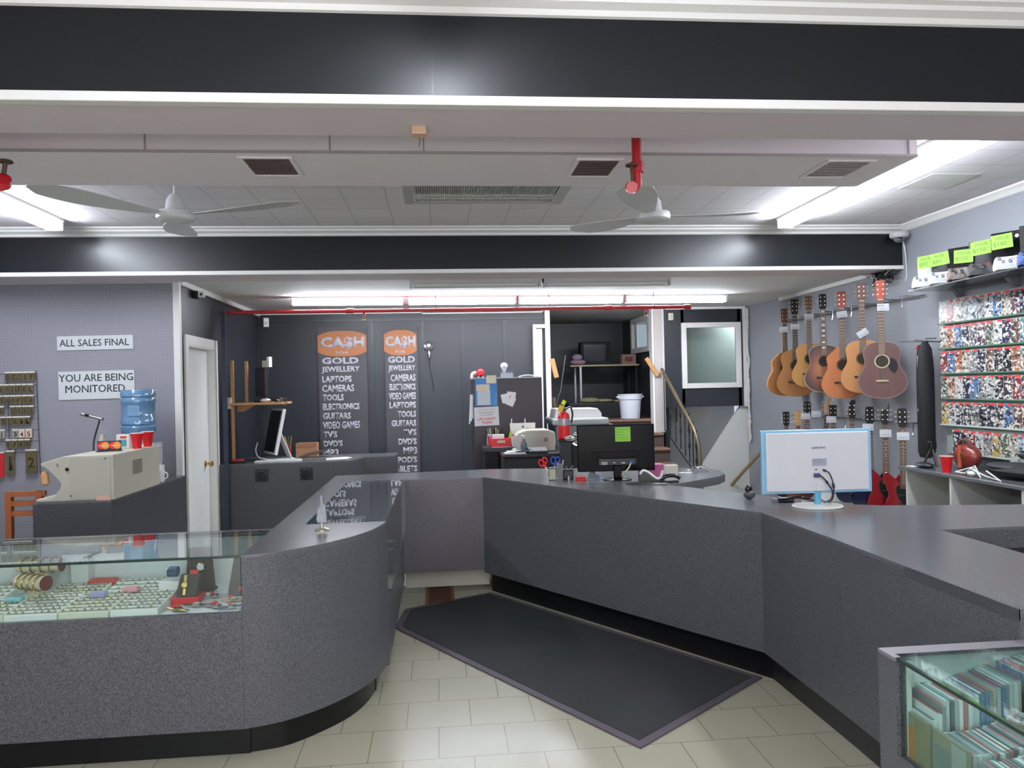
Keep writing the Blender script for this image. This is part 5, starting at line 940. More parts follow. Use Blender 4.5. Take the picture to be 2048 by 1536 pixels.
def sunburst():
    M_ = mat('sunburst', (176, 104, 52), r=.35); N = M_.node_tree.nodes; K = M_.node_tree.links; P = N['Principled BSDF']
    tc = N.new('ShaderNodeTexCoord'); mp = N.new('ShaderNodeMapping'); mp.inputs['Location'].default_value = (0, 0, -1.0); mp.inputs['Scale'].default_value = (5.2, 0, 4.2); K.new(tc.outputs['Object'], mp.inputs[0])
    ln = N.new('ShaderNodeVectorMath'); ln.operation = 'LENGTH'; K.new(mp.outputs[0], ln.inputs[0])
    rp = N.new('ShaderNodeValToRGB'); e = rp.color_ramp.elements; e[0].position = .35; e[0].color = s2l((176, 104, 52)); e[1].position = 1.0; e[1].color = s2l((60, 26, 26)); q = e.new(.68); q.color = s2l((124, 58, 38))
    K.new(ln.outputs['Value'], rp.inputs[0]); K.new(rp.outputs[0], P.inputs['Base Color']); return M_
def wood(n, a, b): return mat(n, a, r=.42, rgb2=b, scale=5, stretch=(6, 1, .6), spec=.3)
NAT = wood('spruce', (206, 146, 84), (190, 126, 66)); NAT2 = wood('spruce_dull', (176, 122, 68), (158, 104, 56)); NAT3 = wood('spruce_yellow', (214, 160, 92), (198, 140, 74)); CED = wood('cedar', (206, 130, 80), (184, 104, 62)); CED2 = wood('cedar_tan', (198, 140, 88), (182, 120, 72))
SUN = sunburst(); WINE = wood('wine_top', (100, 70, 66), (86, 58, 56)); MAHO = wood('mahogany_sides', (120, 62, 42), (96, 46, 32)); DKS = wood('dark_sides', (66, 40, 32), (52, 30, 24))
HRED = wood('head_red', (176, 72, 46), (150, 56, 36)); HBR = wood('head_brown', (110, 66, 46), (90, 50, 36)); HTAN = wood('head_tan', (140, 100, 62), (90, 54, 36)); HBK = mat('head_black', (22, 21, 21), r=.45, spec=.25)
BCR = mat('binding_cream', (216, 200, 160), r=.4)
GX = 3.96
RZ = -27
guitar('rearmost acoustic guitar of the upper row, tan with a cutaway and a rounded side', GX, 8.52, 1.43, NAT2, NAT, HBR, -15, cut=-1, L=1.0, s=1.0, tilt=0, hstyle=0)
guitar('dull brown acoustic guitar with a black headstock, second from the rear', GX, 8.24, 1.425, NAT2, MAHO, HBK, RZ, fret=FRETB, s=1.05)
guitar('yellowish acoustic guitar with a striped brown headstock, third from the rear', GX, 7.91, 1.525, NAT3, NAT, HTAN, RZ, s=.95)
guitar('sunburst acoustic guitar with a black headstock and pearl fret markers', GX, 7.61, 1.475, SUN, DKS, HBK, RZ, binding=BCR, dots=True, s=.985, hstyle=1)
guitar('orange-tan cutaway acoustic guitar with a reddish headstock', GX, 7.24, 1.415, CED, MAHO, HRED, RZ, cut=-1, s=1.02)
guitar('tan classical guitar with a slotted brown headstock', GX, 6.88, 1.47, CED2, MAHO, HBR, RZ, s=1.0, bridge=None)
guitar('dark wine-brown acoustic guitar with a pale rosette, nearest and frontmost of the upper row', GX - .02, 6.54, 1.425, WINE, DKS, HRED, RZ, binding=mat('binding_pink', (150, 128, 120), r=.5), guard=mat('guard_dark', (36, 32, 36), r=.5, spec=.2), rosette=mat('rosette_pale', (206, 192, 160), r=.5), bridge=mat('bridge_tan', (170, 140, 110), r=.5), s=1.02)
def price_card(label, x, y, z, rz, tilt=0, w_=.085, h_=.055, s_=None):
    c = T('price_tag', label, 'price tag', (x, y, z), group='white price cards on the guitars', rot=(0, R(tilt), R(rz))); bx('card', CARDW, -w_ / 2, w_ / 2, -.001, .001, -h_ / 2, h_ / 2, c)
    if s_: text(s_, INK, c, (-w_ / 2 + .008, -.001, .002), h=.02, wid=.045, ext=.0003)
    for k in range(2): bx('ink_line', mat('faint_ink', (140, 142, 152), r=.8), -w_ / 2 + .01, w_ / 2 - .012, -.0014, -.001, -.012 - .009 * k, -.009 - .009 * k, c)
def off(x, y, rz, d): a = R(rz); return (x + math.sin(a) * d, y - math.cos(a) * d)
for lb, y, z, tl, s_ in (('rearmost upper guitar', 8.52, 2.19, 0, None), ('black-headed brown upper guitar', 8.24, 2.20, 0, None), ('yellowish striped-head upper guitar', 7.91, 2.28, 0, None), ('orange-tan cutaway upper guitar', 7.24, 2.24, -6, None), ('classical guitar, tilted at mid neck', 6.88, 2.03, -32, None), ('dark wine-brown front guitar', 6.54, 2.235, 0, '$325')):
    x_, y_ = off(GX, y, RZ, .075); price_card('white price card on the neck of the ' + lb, x_, y_, z, RZ, tl, .095, .062, s_)
t = T('guitar_rail', 'chrome rail with hooks holding the upper row of guitars on the right wall', 'rail', (4.17, 7.6, 2.315))
MB().tube([(0, -1.35, 0), (0, 1.4, 0)], .007, 8).to('rail_bar', STEEL, t, smooth=True)
for y in (8.60, 8.30, 7.95, 7.70, 7.33, 6.97, 6.62): MB().tube(crom([(0, y - 7.6, 0), (-.12, y - 7.6 - .02, 0), (-.17, y - 7.6 - .04, .005)], 4), .006, 6).to('hook', STEEL, t, smooth=True)
for y in (6.32, 7.14, 7.50, 8.1): MB().tube([(0, y - 7.6, 0), (-.16, y - 7.6, .0), (-.165, y - 7.6, -.09)], .006, 8).tube([(-.165, y - 7.6, -.09), (-.165, y - 7.6, -.10)], .01, 8).to('empty_hook', CHROME, t, smooth=True)
# electric guitars, lower row
def egtr(label, x, y, z, bodym, headm, rz, style, fret=FRETW, dots=False, card=True, lean=0, basey=False):
    t = T('electric_guitar', label, 'guitar', (x, y, z), group='electric guitars on the lower hooks', rot=(0, R(lean), R(rz)))
    o = crom([(0, .0), (.10, .01), (.155, .07), (.15, .16), (.115, .23), (.125, .30), (.15, .36), (.125, .39), (.07, .34), (.03, .33), (-.03, .34), (-.06, .37), (-.13, .43), (-.155, .40), (-.14, .31), (-.12, .23), (-.15, .15), (-.155, .06), (-.10, .005)], 4, True)
    MB().prism(o, -.02, .022, 'y').to('guitar_body', bodym, t, bev=.006)
    MB().prism(crom([(.02, .33), (.09, .28), (.08, .18), (.10, .12), (.06, .08), (.02, .14), (-.04, .20), (-.06, .30)], 3, True), -.0225, -.02, 'y').to('pickguard', BLK, t)
    for zz in (.15, .22, .29): MB().bb(-.035, .035, -.028, -.022, zz, zz + .018).to('pickup', CHROME if bodym is BLK else BLKM, t, bev=.003)
    bx('bridge', CHROME, -.035, .035, -.03, -.02, .085, .115, t)
    MB().prism([(-.021, .82), (.021, .82), (.027, .33), (-.027, .33)], -.03, -.01, 'y').to('neck', headm, t)
    f = MB().prism([(-.0215, .82), (.0215, .82), (.0275, .29), (-.0275, .29)], -.036, -.03, 'y').to('fretboard', fret, t); q = MB()
    for k in range(1, 22):
        zz = .82 - .70 * (1 - 2 ** (-k / 12)); q.bb(-.023, .023, -.0372, -.036, zz - .0012, zz + .0012)
        if dots or k in (3, 5, 7, 9, 12, 15, 17): q.bb(-.004, .004, -.0372, -.036, zz + .008, zz + .016)
    q.to('frets', FRWIRE, f)
    headstock(t, .822, headm, style, -.038); return t
RG = mat('guitar_red', (128, 26, 32), r=.15, coat=.6); MPL = wood('maple', (206, 160, 110), (190, 140, 90)); BLUG = mat('guitar_blue_black', (24, 32, 58), r=.12, coat=.7)
EX = 4.0
egtr('electric guitar with a small black headstock, rearmost of the lower row', EX, 8.60, .26, BLK, HBK, RZ, 0)
egtr('electric guitar with a maple headstock, second from the rear of the lower row', EX, 8.30, .28, MAHO, MPL, RZ, 0)
egtr('electric guitar with a black headstock above the two rear white cards of the lower row', EX, 8.08, .39, BLK, HBK, RZ, 1)
egtr('electric guitar with a pale pinkish curved headstock leaning right, lower row', EX, 7.84, .42, SUN, wood('pink_maple', (226, 180, 146), (212, 160, 124)), RZ, 2, lean=6)
egtr('electric guitar with a black squarish headstock in the middle of the lower row', EX, 7.53, .36, WHITE, HBK, RZ, 0)
egtr('electric guitar with a black scrolled headstock, lower row, without a price card', EX, 7.17, .40, BLUG, HBK, RZ, 2)
egtr('glossy blue-black electric guitar with a wide rounded black headstock', EX, 6.86, .36, BLUG, HBK, RZ, 1)
egtr('dark red electric guitar with a pointed black headstock, second nearest of the lower row', EX - .02, 6.58, .37, RG, HBK, RZ, 3)
egtr('dark red electric guitar with pale fret markers, nearest of the lower row', EX - .02, 6.32, .36, RG, HBK, RZ, 1, dots=True)
for lb, y, z in (('third from the rear', 8.08, 1.215), ('fourth from the rear', 7.84, 1.245), ('in the middle', 7.53, 1.20), ('third nearest', 6.86, 1.155), ('second nearest', 6.58, 1.115), ('nearest', 6.32, 1.105)):
    x_, y_ = off(EX - .02, y, RZ, .055); price_card(f'white price card on the lower row electric guitar {lb}', x_, y_, z + .0, RZ, 0, .095, .065)
t = T('guitar_rail', 'thin chrome rail with hooks holding the lower row of electric guitars', 'rail', (4.17, 7.4, 1.21))
MB().tube([(0, -1.15, 0), (0, 1.4, 0)], .007, 8).to('rail_bar', STEEL, t, smooth=True)
for y in (8.62, 8.33, 8.12, 7.88, 7.58, 7.22, 6.91, 6.64, 6.38): MB().tube([(0, y - 7.4, 0), (-.18, y - 7.43, .0)], .006, 6).to('hook', STEEL, t, smooth=True)
for y in (6.27, 7.38): MB().tube([(0, y - 7.4, 0), (-.12, y - 7.4, .0), (-.125, y - 7.4, -.09)], .006, 8).ell((-.125, y - 7.4, -.10), (.012, .012, .012), 8, 6).to('empty_hook', CHROME, t, smooth=True)
t = T('leaning_board', 'narrow white board leaning against the desk end beside the red guitars', 'board', (3.93, 6.02, 0), rot=(0, 0, 0)); MB().prism([(-.07, 0), (.02, 0), (.04, .83), (.02, .83)], 0, .02, 'y').to('board', mat('pale_board', (196, 204, 190), r=.5), t)
# hanging gig bags
for i, (x, y, L, r_) in enumerate(((4.08, 6.185, .95, .045), (4.055, 6.09, .98, .07))):
    t = T('gig_bag', ['slim black padded bag with a pale stripe hanging left of the game rack', 'wider black padded bag hanging right beside the game rack edge'][i], 'bag', (x, y, .93))
    MB().lathe([(.03, 0), (r_, .05), (r_, L * .75), (r_ * .8, L * .93), (.02, L)], n=16, sy=.6).to('bag_body', BLKM, t, smooth=True)
    if i == 0: bx('piping', mat('pale_stripe', (186, 186, 184), r=.6), -.05, -.04, -.03, -.02, .08, .86, t); MB().ell((-.05, -.03, .40), (.012, .01, .018), 8, 6).to('buckle', WHITE, t, smooth=True)
    else: MB().tube([(0, 0, L - .02), (0, 0, L + .02), (.1, 0, L + .02)], .005, 6).to('hanger', STEEL, t)
mk('rod_hook', 'two thin dark metal prongs sticking out above the black bags', 'hook', (4.195, 6.2, 1.90), [('prong', MB().tube([(0, -.1, 0), (-.28, .02, .015)], .004, 6), STEEL, {}), ('prong', MB().tube([(0, -.14, 0), (-.2, -.05, .02)], .004, 6), STEEL, {}), ('red_cap', MB().ell((-.12, .02, -.04), (.016, .016, .02), 8, 6), REDP, dict(smooth=True))])
t = T('cable_tangle', 'tangle of black wires and plugs high on the right wall above the front guitar', 'wires', (4.14, 6.75, 2.56))
for k in range(5): MB().tube(crom([(random.uniform(-.09, .04), random.uniform(-.2, .22), random.uniform(-.09, .06)) for _ in range(7)], 5), .006, 6).to('wire', BLK, t, smooth=True)
bx('plug', BLK, -.05, -.01, -.06, .0, -.03, .03, t, bev=.006); bx('plug', BLK, -.08, -.03, .06, .10, -.02, .03, t, bev=.006)

# ---------------------------------------------------------------- game rack
t = T('game_rack', 'tall wall rack of six green-edged shelves full of game cases', 'rack', (4.19, 5.3, 0))
bx('back_board', mat('rack_back', (150, 158, 152), r=.6), -.03, 0, -.95, .69, .98, 2.24, t)
GRE = mat('rack_green', (44, 92, 62), r=.4); SLV = mat('rack_strip', (186, 200, 188), r=.5)
zs = [2.045, 1.84, 1.636, 1.43, 1.222, 1.003]
for i, z in enumerate(zs):
    y1 = .69 if i < 5 else .55
    f = bx('shelf', mat('rack_shelf', (190, 196, 190), r=.5), -.085, -.03, -.95, y1, z - .010, z - .004, t); bx('shelf_edge', GRE if i < 4 else SLV, -.088, -.085, -.95, y1, z - .012, z - .001, f)
    bx('price_strip', SLV, -.034, -.0301, -.95, y1, z + .168, z + .186, f)
PAL = {'red': (176, 36, 44), 'orange': (196, 110, 60), 'blue': (60, 120, 190), 'pale blue': (160, 196, 214), 'navy': (40, 48, 78), 'dark grey': (56, 58, 64), 'grey': (140, 142, 144), 'white': (206, 208, 206), 'green': (96, 120, 84), 'brown': (112, 78, 60), 'teal': (70, 140, 160), 'purple': (96, 60, 84), 'beige': (190, 180, 158), 'black': (30, 32, 38), 'yellow': (206, 166, 60)}
def cover(c):
    n = 'cover_' + c.replace(' ', '_')
    if n in MATS: return MATS[n]
    M_ = bpy.data.materials.new(n); M_.use_nodes = True; N = M_.node_tree.nodes; K = M_.node_tree.links; P = N['Principled BSDF']; P.inputs['Roughness'].default_value = .15
    oi = N.new('ShaderNodeObjectInfo'); tc = N.new('ShaderNodeTexCoord'); ad = N.new('ShaderNodeVectorMath'); ad.operation = 'ADD'
    cb = N.new('ShaderNodeCombineXYZ'); ml = N.new('ShaderNodeMath'); ml.operation = 'MULTIPLY'; ml.inputs[1].default_value = 60; K.new(oi.outputs['Random'], ml.inputs[0]); K.new(ml.outputs[0], cb.inputs[0]); K.new(ml.outputs[0], cb.inputs[1])
    K.new(tc.outputs['Object'], ad.inputs[0]); K.new(cb.outputs[0], ad.inputs[1])
    vo = N.new('ShaderNodeTexVoronoi'); vo.inputs['Scale'].default_value = 66; vo.inputs['Randomness'].default_value = 1.0; nz = N.new('ShaderNodeSeparateColor')
    n3 = N.new('ShaderNodeTexNoise'); n3.inputs['Scale'].default_value = 30; K.new(ad.outputs[0], n3.inputs['Vector']); v3 = N.new('ShaderNodeVectorMath'); v3.operation = 'MULTIPLY_ADD'; v3.inputs[1].default_value = (.03, .03, .03); K.new(n3.outputs['Color'], v3.inputs[0]); K.new(ad.outputs[0], v3.inputs[2])
    K.new(v3.outputs[0], vo.inputs['Vector']); K.new(vo.outputs['Color'], nz.inputs[0])
    rp = N.new('ShaderNodeValToRGB'); e = rp.color_ramp.elements; base = PAL[c]
    hsv = lambda k: s2l(tuple(max(0, min(255, v * k)) for v in base))
    g_ = sum(base) / 3; base = tuple(v * .72 + g_ * .28 for v in base)
    e[0].position = .10; e[0].color = s2l((48, 50, 62)); e[1].position = .80; e[1].color = s2l((208, 200, 190))
    for p_, cc in ((.22, hsv(.8)), (.48, hsv(1.0)), (.60, s2l((150, 150, 148))), (.68, hsv(.9)), (.74, s2l((96, 82, 80)))): el = e.new(p_); el.color = cc
    K.new(nz.outputs[0], rp.inputs[0]); K.new(rp.outputs[0], P.inputs['Base Color']); MATS[n] = M_; return M_
CASE = mat('case_clear', (196, 200, 200), r=.15); GLOW = mat('sticker_red', (224, 60, 66), r=.5)
def mesh_of(mb, n, m):
    o = mb.to(n, m); me = o.data; bpy.data.objects.remove(o); return me
ME_CASE = mesh_of(MB().bb(-.0675, .0675, 0, .013, 0, .178), 'case_body', CASE); ME_COV = {}
rowcols = [['white', 'red', 'beige', 'grey', 'pale blue', 'grey', 'white', 'blue', 'beige', 'purple', 'navy', 'red', 'grey', 'blue', 'green'],
           ['beige', 'orange', 'blue', 'navy', 'grey', 'purple', 'green', 'white', 'navy', 'brown', 'teal', 'pale blue', 'navy', 'grey', 'brown'],
           ['red', 'blue', 'orange', 'beige', 'grey', 'navy', 'brown', 'dark grey', 'black', 'orange', 'green', 'grey', 'dark grey', 'navy', 'red'],
           ['green', 'orange', 'white', 'navy', 'blue', 'grey', 'white', 'black', 'dark grey', 'red', 'purple', 'beige', 'orange', 'grey', 'blue'],
           ['yellow', 'white', 'navy', 'dark grey', 'grey', 'black', 'navy', 'dark grey', 'blue', 'brown', 'red', 'beige', 'white', 'navy', 'grey'],
           ['navy', 'black', 'red', 'white', 'grey', 'yellow', 'green', 'beige', 'pale blue', 'grey', 'purple', 'navy', 'brown', 'white', 'grey']]
ORD = ['first', 'second', 'third', 'fourth', 'fifth', 'sixth', 'seventh', 'eighth', 'ninth', 'tenth', 'eleventh', 'twelfth', 'thirteenth', 'fourteenth', 'fifteenth']
ROWN = ['top', 'second', 'third', 'fourth', 'fifth', 'bottom']
for r_, z in enumerate(zs):
    for k, c in enumerate(rowcols[r_]):
        y = 5.91 - k * .088 - (.13 if r_ == 5 else 0)
        if y < 4.5: continue
        t = T('game_case', f"{c} game case, {ORD[k]} from the left on the {ROWN[r_]} rack shelf", 'game case', (4.1245 + (k % 2) * .001, y, z - .0035), R(-90 + 14), 'game cases on the wall rack')
        b = bpy.data.objects.new('case_body', ME_CASE); sc.collection.objects.link(b); b.parent = t
        if c not in ME_COV: ME_COV[c] = mesh_of(MB().bb(-.0655, .0655, -.001, 0, .004, .175), 'cover_art', cover(c))
        b = bpy.data.objects.new('cover_art', ME_COV[c]); sc.collection.objects.link(b); b.parent = t
        if (r_ * 7 + k * 5) % 13 != 0: bx('price_sticker', GLOW, -.05 + random.uniform(0, .02), .0, -.0025, -.0012, .165, .181, t)
# console shelf
t = T('glass_shelf', 'dark glass wall shelf carrying consoles and controllers above the game rack', 'shelf', (4.2, 5.2, 2.315)); bx('shelf_plate', mat('shelf_glass_dark', (26, 28, 30), r=.1, coat=.5), -.33, -.005, -1.0, .815, 0, .010, t)
bx('shelf_edge_strip', mat('edge_green', (34, 42, 41), r=.2), -.333, -.33, -1.0, .815, 0, .010, t)
for y in (.62, .02, -.6): MB().prism([(-.09, 0), (-.006, 0), (-.006, -.09), (-.012, -.09)], y - .02, y + .02, 'y').to('bracket', mat('bracket_clear', (120, 124, 134), r=.2), t)
SZ = 2.3255
for lb, y, wd, h, m, x in (('white game console standing at the left end of the glass shelf', 6.02, .085, .27, WHITE, 4.06), ('narrow black game console just right of the white one', 5.84, .075, .25, BLK, 4.05), ('glossy black game console in the middle of the glass shelf', 5.61, .10, .28, mat('gloss_black', (14, 14, 16)), 4.06), ('black game console right of the middle, behind the black controller', 5.37, .10, .285, BLK, 4.06), ('large black game console behind the white controller on the right', 5.11, .12, .30, mat('gloss_black', (14, 14, 16)), 4.06), ('black game console at the right edge of the photo', 4.85, .11, .30, BLKM, 4.06)):
    t = T('game_console', lb, 'game console', (x, y, SZ), R(-60), 'consoles on the glass shelf')
    o = [(-.13, 0), (.13, 0), (.135, h / 2), (.13, h), (-.13, h), (-.125, h / 2)]
    o = [(p * wd / .26 * 1.9, q) for p, q in o]
    MB().prism(o, -.035, .04, 'y').to('console_body', m, t, bev=.008); MB().lathe([(.012, 0), (.012, .002)], (wd * .5, -.036, h - .04), 16, axis='y').to('power_button', STEEL, t); bx('disc_slot', STEEL, -.05, .05, -.0365, -.035, h * .35, h * .355, t)
for lb, a, b, y, z, tl in (('left neon price card, partly hidden, on the white console', '60GB', '$80', 5.93, 2.535, 0), ('second neon price card from the left above the controllers', '4GB', '$80', 5.76, 2.53, 3), ('middle neon price card, hanging lowest on the glass shelf', '120GB', '$120', 5.49, 2.505, -4), ('second neon price card from the right', '250GB', '$150', 5.30, 2.535, 2), ('rightmost and highest neon price card', '500GB', '$180', 5.09, 2.54, 1)):
    x_, y_ = off(4.02, y, -60, .03)
    t = T('price_card', lb, 'price card', (x_ - .045, y_ - .03, z), group='neon price cards on the consoles', rot=(0, R(-3 - tl), R(-52))); bx('card', NEON, -.065, .065, -.001, .001, -.045, .055, t)
    text(a, INKG, t, (-.04, -.001, .018), h=.022, wid=.085 if len(a) > 4 else .07, ext=.0003); text(b, INKG, t, (-.055, -.001, -.03), h=.034, wid=.085 if len(b) > 3 else .06, ext=.0003); text('00', INKG, t, (.036, -.001, -.01), h=.012, ext=.0003)
def pad(label, x, y, m, rz, sm=BLK, ring=None):
    t = T('game_controller', label, 'game controller', (x, y, SZ + .002), group='controllers on the glass shelf', rot=(R(-18), 0, R(rz)))
    o = crom([(-.03, .10), (.03, .10), (.06, .102), (.075, .08), (.083, .03), (.078, .0), (.06, .005), (.045, .035), (.02, .045), (-.02, .045), (-.045, .035), (-.06, .005), (-.078, .0), (-.083, .03), (-.075, .08), (-.06, .102)], 4, True)
    MB().prism(o, -.015, .022, 'y').to('shell', m, t, bev=.009, seg=3)
    for xx, zz in ((-.045, .082), (.02, .062)): MB().lathe([(.011, 0), (.009, .010), (.013, .013), (.004, .014)], (xx, -.015, zz), 16, axis='y').to('thumb_stick', sm, t, smooth=True)
    MB().lathe([(.012, 0), (.012, .004)], (-.02, -.015, .062), 14, axis='y').to('direction_pad', sm, t)
    for dx, dz, c in ((0, .011, 'yellow'), (.011, 0, 'red'), (-.011, 0, 'blue'), (0, -.011, 'green')): MB().lathe([(.0045, 0), (.004, .005)], (.045 + dx, -.015, .082 + dz), 10, axis='y').to('button', ring or mat('btn_' + c, PAL[c], r=.3), t)
    return t
pad('white game controller at the left end of the glass shelf', 3.905, 5.87, WHITE, -42, mat('stick_grey', (96, 98, 110), r=.5)); pad('second white game controller from the left on the glass shelf', 3.905, 5.66, WHITE, -40, mat('stick_grey', (96, 98, 110), r=.5))
pad('mottled grey and bronze game controller in the middle of the glass shelf', 3.905, 5.44, mat('camo', (120, 120, 124), r=.4, rgb2=(96, 66, 48), scale=40, thr=(.4, .6)), -42); pad('black game controller with a red button on the glass shelf', 3.905, 5.21, mat('pad_black', (40, 40, 42), r=.4), -42, BLK, mat('btn_red', PAL['red'])); pad('white game controller under the highest neon card', 3.905, 4.95, WHITE, -45, mat('stick_grey', (96, 98, 110), r=.5)); pad('dark blue game controller at the right edge of the photo', 3.905, 4.73, mat('pad_blue', (50, 70, 130), r=.4), -45)

# ---------------------------------------------------------------- right desk
t = T('side_desk', 'grey worktop on white panels along the right wall under the game rack', 'desk', (3.95, 5.2, 0))
bx('desk_top', LAMT, -.27, .245, -1.3, .72, .868, .895, t, bev=.004); bx('end_panel', mat('panel_white', (196, 196, 192), r=.6), -.24, .24, .64, .66, 0, .868, t)
for y in (.08, -.62): bx('divider', mat('panel_white', (196, 196, 192), r=.6), -.26, .24, y, y + .02, 0, .868, t)
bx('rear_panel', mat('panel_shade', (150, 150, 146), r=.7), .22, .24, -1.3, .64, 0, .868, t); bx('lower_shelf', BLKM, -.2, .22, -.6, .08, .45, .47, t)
cup('red plastic cup on the side desk under the game rack', (3.755, 5.42, .896), sc_=1.0)
DT = .896
mk('leather_case', 'reddish-brown leather case with straps behind the red cup', 'bag', (3.98, 5.50, DT), [('case_body', MB().ell((0, 0, .10), (.075, .13, .10)), mat('leather', (134, 48, 36), r=.35, coat=.3, rgb2=(96, 34, 28), scale=12), dict(smooth=True)), ('handle', MB().tube(crom([(-.02, .08, .17), (-.02, .04, .22), (-.02, -.04, .22), (-.02, -.08, .17)], 5), .012, 8), mat('leather_dark', (80, 36, 28), r=.5), dict(smooth=True)), ('strap', MB().bb(-.08, -.065, -.03, .0, .02, .19), mat('leather_light', (176, 76, 54), r=.4), dict(bev=.003)), ('buckle', MB().bb(-.086, -.078, -.07, -.04, .10, .13), BRASS, {})])
mk('tripod_head', 'small dark tripod standing at the desk corner left of the red cup', 'tripod', (3.90, 5.80, DT), [('leg', MB().tube([(0, 0, .15), (-.05, .05, 0)], .008, 6), BLK, {}), ('leg', MB().tube([(0, 0, .15), (.05, .03, 0)], .008, 6), mat('leather_dark', (80, 36, 28)), {}), ('leg', MB().tube([(0, 0, .15), (0, -.06, 0)], .008, 6), BLK, {}), ('head', MB().bb(-.025, .025, -.025, .025, .14, .2), BLK, dict(bev=.006))])
mk('hairbrush', 'flat dark oval case lying at the left end of the side desk', 'case', (3.78, 5.72, DT), [('case_body', MB().ell((0, 0, .022), (.05, .10, .022)), mat('case_bluish', (26, 34, 42), r=.4), dict(smooth=True)), ('paper', MB().bb(-.06, .0, .06, .16, 0, .002), PAPER, {})])
t = T('wire_hanger', 'bent white wire hanger lying at the front of the side desk', 'hanger', (3.74, 5.14, DT + .004))
MB().tube([(-.0, .16, .01), (.02, .0, .06), (.0, -.1, .0), (.02, -.02, .07), (.0, .06, .01), (.0, .16, .01)], .005, 6).tube([(.0, -.0, .05), (.02, -.12, .01), (-.02, -.32, .0), (0, -.16, .05)], .005, 6).to('wire', WHITE, t); MB().ell((0, -.01, .015), (.03, .03, .02), 10, 6).to('hanger_clip', WHITE, t, smooth=True)
mk('black_bag', 'black padded bag lying on the side desk behind the wire hanger', 'bag', (3.93, 4.92, DT), [('bag_body', MB().ell((0, 0, .055), (.14, .26, .055)), BLKM, dict(smooth=True)), ('flap', MB().ell((-.05, .05, .08), (.09, .16, .03)), mat('bag_dark', (30, 30, 34), r=.6), dict(smooth=True))])
mk('black_gloves', 'heap of shiny black straps on the side desk near the right edge', 'straps', (4.02, 4.80, DT + .10), [('strap', MB().tube(crom([(random.uniform(-.06, .06), random.uniform(-.2, .16), random.uniform(.02, .09)) for _ in range(12)], 4), .018, 8), mat('shiny_black', (34, 36, 38), r=.3), dict(smooth=True))])
mk('small_cartons', 'pale little cartons against the wall at the back of the side desk', 'cartons', (4.08, 5.08, DT), [('carton', MB().bb(-.03, .03, -.12, -.03, 0, .13), mat('carton_grey', (150, 152, 146), r=.6), {}), ('carton', MB().bb(-.03, .03, .0, .07, 0, .12), mat('carton_grey2', (170, 172, 168), r=.6), {})])

# ---------------------------------------------------------------- disc showcase at the lower right
SX0, SX1, SY0, SY1, ST = 1.25, 1.70, .9, 2.13, .82
t = T('disc_showcase', 'glass-topped showcase full of disc cases at the lower right corner of the photo', 'showcase', (1.25, 1.5, 0))
W(MB().bb(SX0, SX1, SY1 - .04, SY1, 0, ST - .01).bb(SX0, SX0 + .045, SY1 - .085, SY1 - .04, 0, ST - .01).bb(SX0, SX0 + .045, SY0, SY1 - .085, .08, .545).bb(SX1 - .02, SX1, SY0, SY1 - .04, 0, ST - .01).bb(SX0, SX1, SY0, SY0 + .04, 0, ST - .01), 'frame', LAMF, t)
W(MB().bb(SX0, SX1, SY1 - .055, SY1, ST - .01, ST).bb(SX0, SX0 + .02, SY1 - .08, SY1 - .055, ST - .01, ST), 'top_rail', mat('rail_purplish', (122, 116, 122), r=.3), t)
W(MB().bb(SX0 + .02, SX1 - .02, SY0 + .04, SY1 - .055, ST - .006, ST + .001), 'top_glass', GLASSG, t); W(MB().bb(SX0 + .004, SX0 + .014, SY0, SY1 - .085, ST - .008, ST + .001), 'glass_edge', GEDGE, t)
W(MB().bb(SX0 + .012, SX0 + .017, SY0 + .04, SY1 - .085, .545, ST - .008), 'front_glass', GLASSG, t)
W(MB().prism([(SX0 + .02, .50), (SX1 - .02, .50), (SX1 - .02, .535 + .3 * .25), (1.38, .535), (SX0 + .02, .535)], SY0 + .04, SY1 - .04, 'y'), 'display_deck', mat('case_teal_pale', (206, 216, 212), r=.5), t)
W(MB().bb(SX0 + .03, SX0 + .045, SY1 - .088, SY1 - .085, .545, ST - .01).bb(SX0 + .03, SX1 - .02, SY1 - .044, SY1 - .0405, .545, ST - .012), 'inner_lining', mat('case_teal_pale', (170, 190, 186)), t)
cols = [(210, 216, 216), (226, 230, 230), (160, 168, 174), (110, 120, 132), (196, 210, 212), (184, 192, 192), (216, 204, 180), (120, 150, 180), (190, 130, 134), (234, 236, 234)]
dm = [mesh_of(MB().bb(-.0052, .0052, 0, .135, 0, .125), 'disc_case', mat('disc_case_%d' % i, c, r=.2)) for i, c in enumerate(cols)]
pm_ = [mesh_of(MB().bb(-.004, .004, .01, .125, .1252, .126), 'spine_label', mat('spine_%d' % i, c, r=.4)) for i, c in enumerate([(236, 238, 238), (110, 120, 132), (190, 120, 124), (222, 228, 228), (150, 176, 190)])]
n = 0
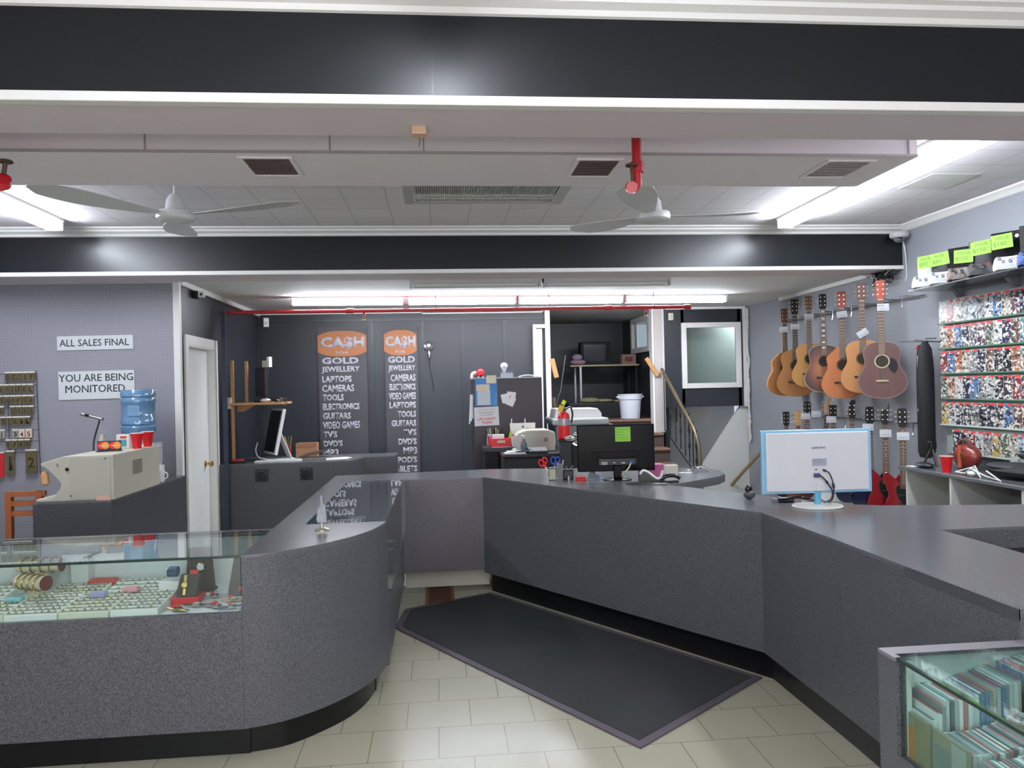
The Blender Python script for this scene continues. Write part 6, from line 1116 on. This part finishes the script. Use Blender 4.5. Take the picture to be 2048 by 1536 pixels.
for row, (y0, z0) in enumerate(((1.95, .535), (1.795, .535), (1.64, .535), (1.485, .535), (1.33, .535))):
    for k in range(29):
        x = 1.302 + .0122 * k
        if row == 0 and 20 < k < 23: continue
        if row == 0: lb = 'thin disc case standing in the farthest row of the lower right showcase'; 
        else: lb = 'thin disc case standing in the nearer rows of the lower right showcase'
        rowname = ['farthest', 'second farthest', 'middle', 'fourth', 'nearest'][row]
        o = bpy.data.objects.new('disc_case', dm[random.randrange(len(dm))]); sc.collection.objects.link(o); o.location = (x, y0 + random.uniform(-.004, .004), z0 + .0008 + max(0, x - 1.38) * .25 + (min(.07, (x - 1.29) * 1.6) if row == 0 else 0));
        tag(o, f'thin disc case in the {rowname} row of the lower right showcase', 'disc case', 'disc cases in the lower right showcase')
        c = bpy.data.objects.new('spine_label', pm_[random.randrange(5)]); sc.collection.objects.link(c); c.parent = o; n += 1
for lb, y, c1, c2 in (('disc case with an orange and olive cover behind the lower right front glass', 1.955, (206, 130, 60), (142, 138, 104)), ('grey-green disc case facing the front glass, right of the orange one', 1.80, (120, 140, 140), (170, 180, 176))):
    t = T('disc_case', lb, 'disc case', (1.288, y, .5358)); bx('case_body', mat('disc_case_front', (150, 150, 130), r=.2), -.005, .005, 0, .138, 0, .135, t); bx('cover_art', mat('cover_' + str(c1[0]) + 'a', c1, r=.2), -.0062, -.005, .06, .13, .005, .10, t); bx('cover_side', mat('cover_' + str(c2[0]) + 'b', c2, r=.2), -.0060, -.005, .004, .06, .005, .13, t)
for i, (x, y, rz) in enumerate(((1.35, 1.62, 20), (1.40, 1.57, 10), (1.56, 1.85, -15), (1.42, 1.50, 5))):
    o = MB().bb(-.02, .02, -.014, .014, 0, .002).to('price_sticker', mat('neon_red', (236, 60, 72), r=.5), None, loc=(x, y, .6625 + max(0, x - 1.38) * .25), rot=(0, R(-14) if x > 1.4 else 0, R(rz))); tag(o, 'bright red sticker lying on top of the disc cases in the lower right showcase', 'sticker', 'red stickers on the disc cases')
o = MB().bb(-.03, .03, -.02, .02, 0, .002).to('price_sticker', mat('soft_green', (130, 170, 130), r=.6), None, loc=(1.52, 1.87, .6975), rot=(0, R(-14), 0)); tag(o, 'pale green sticker lying on top of the disc cases in the lower right showcase', 'sticker')
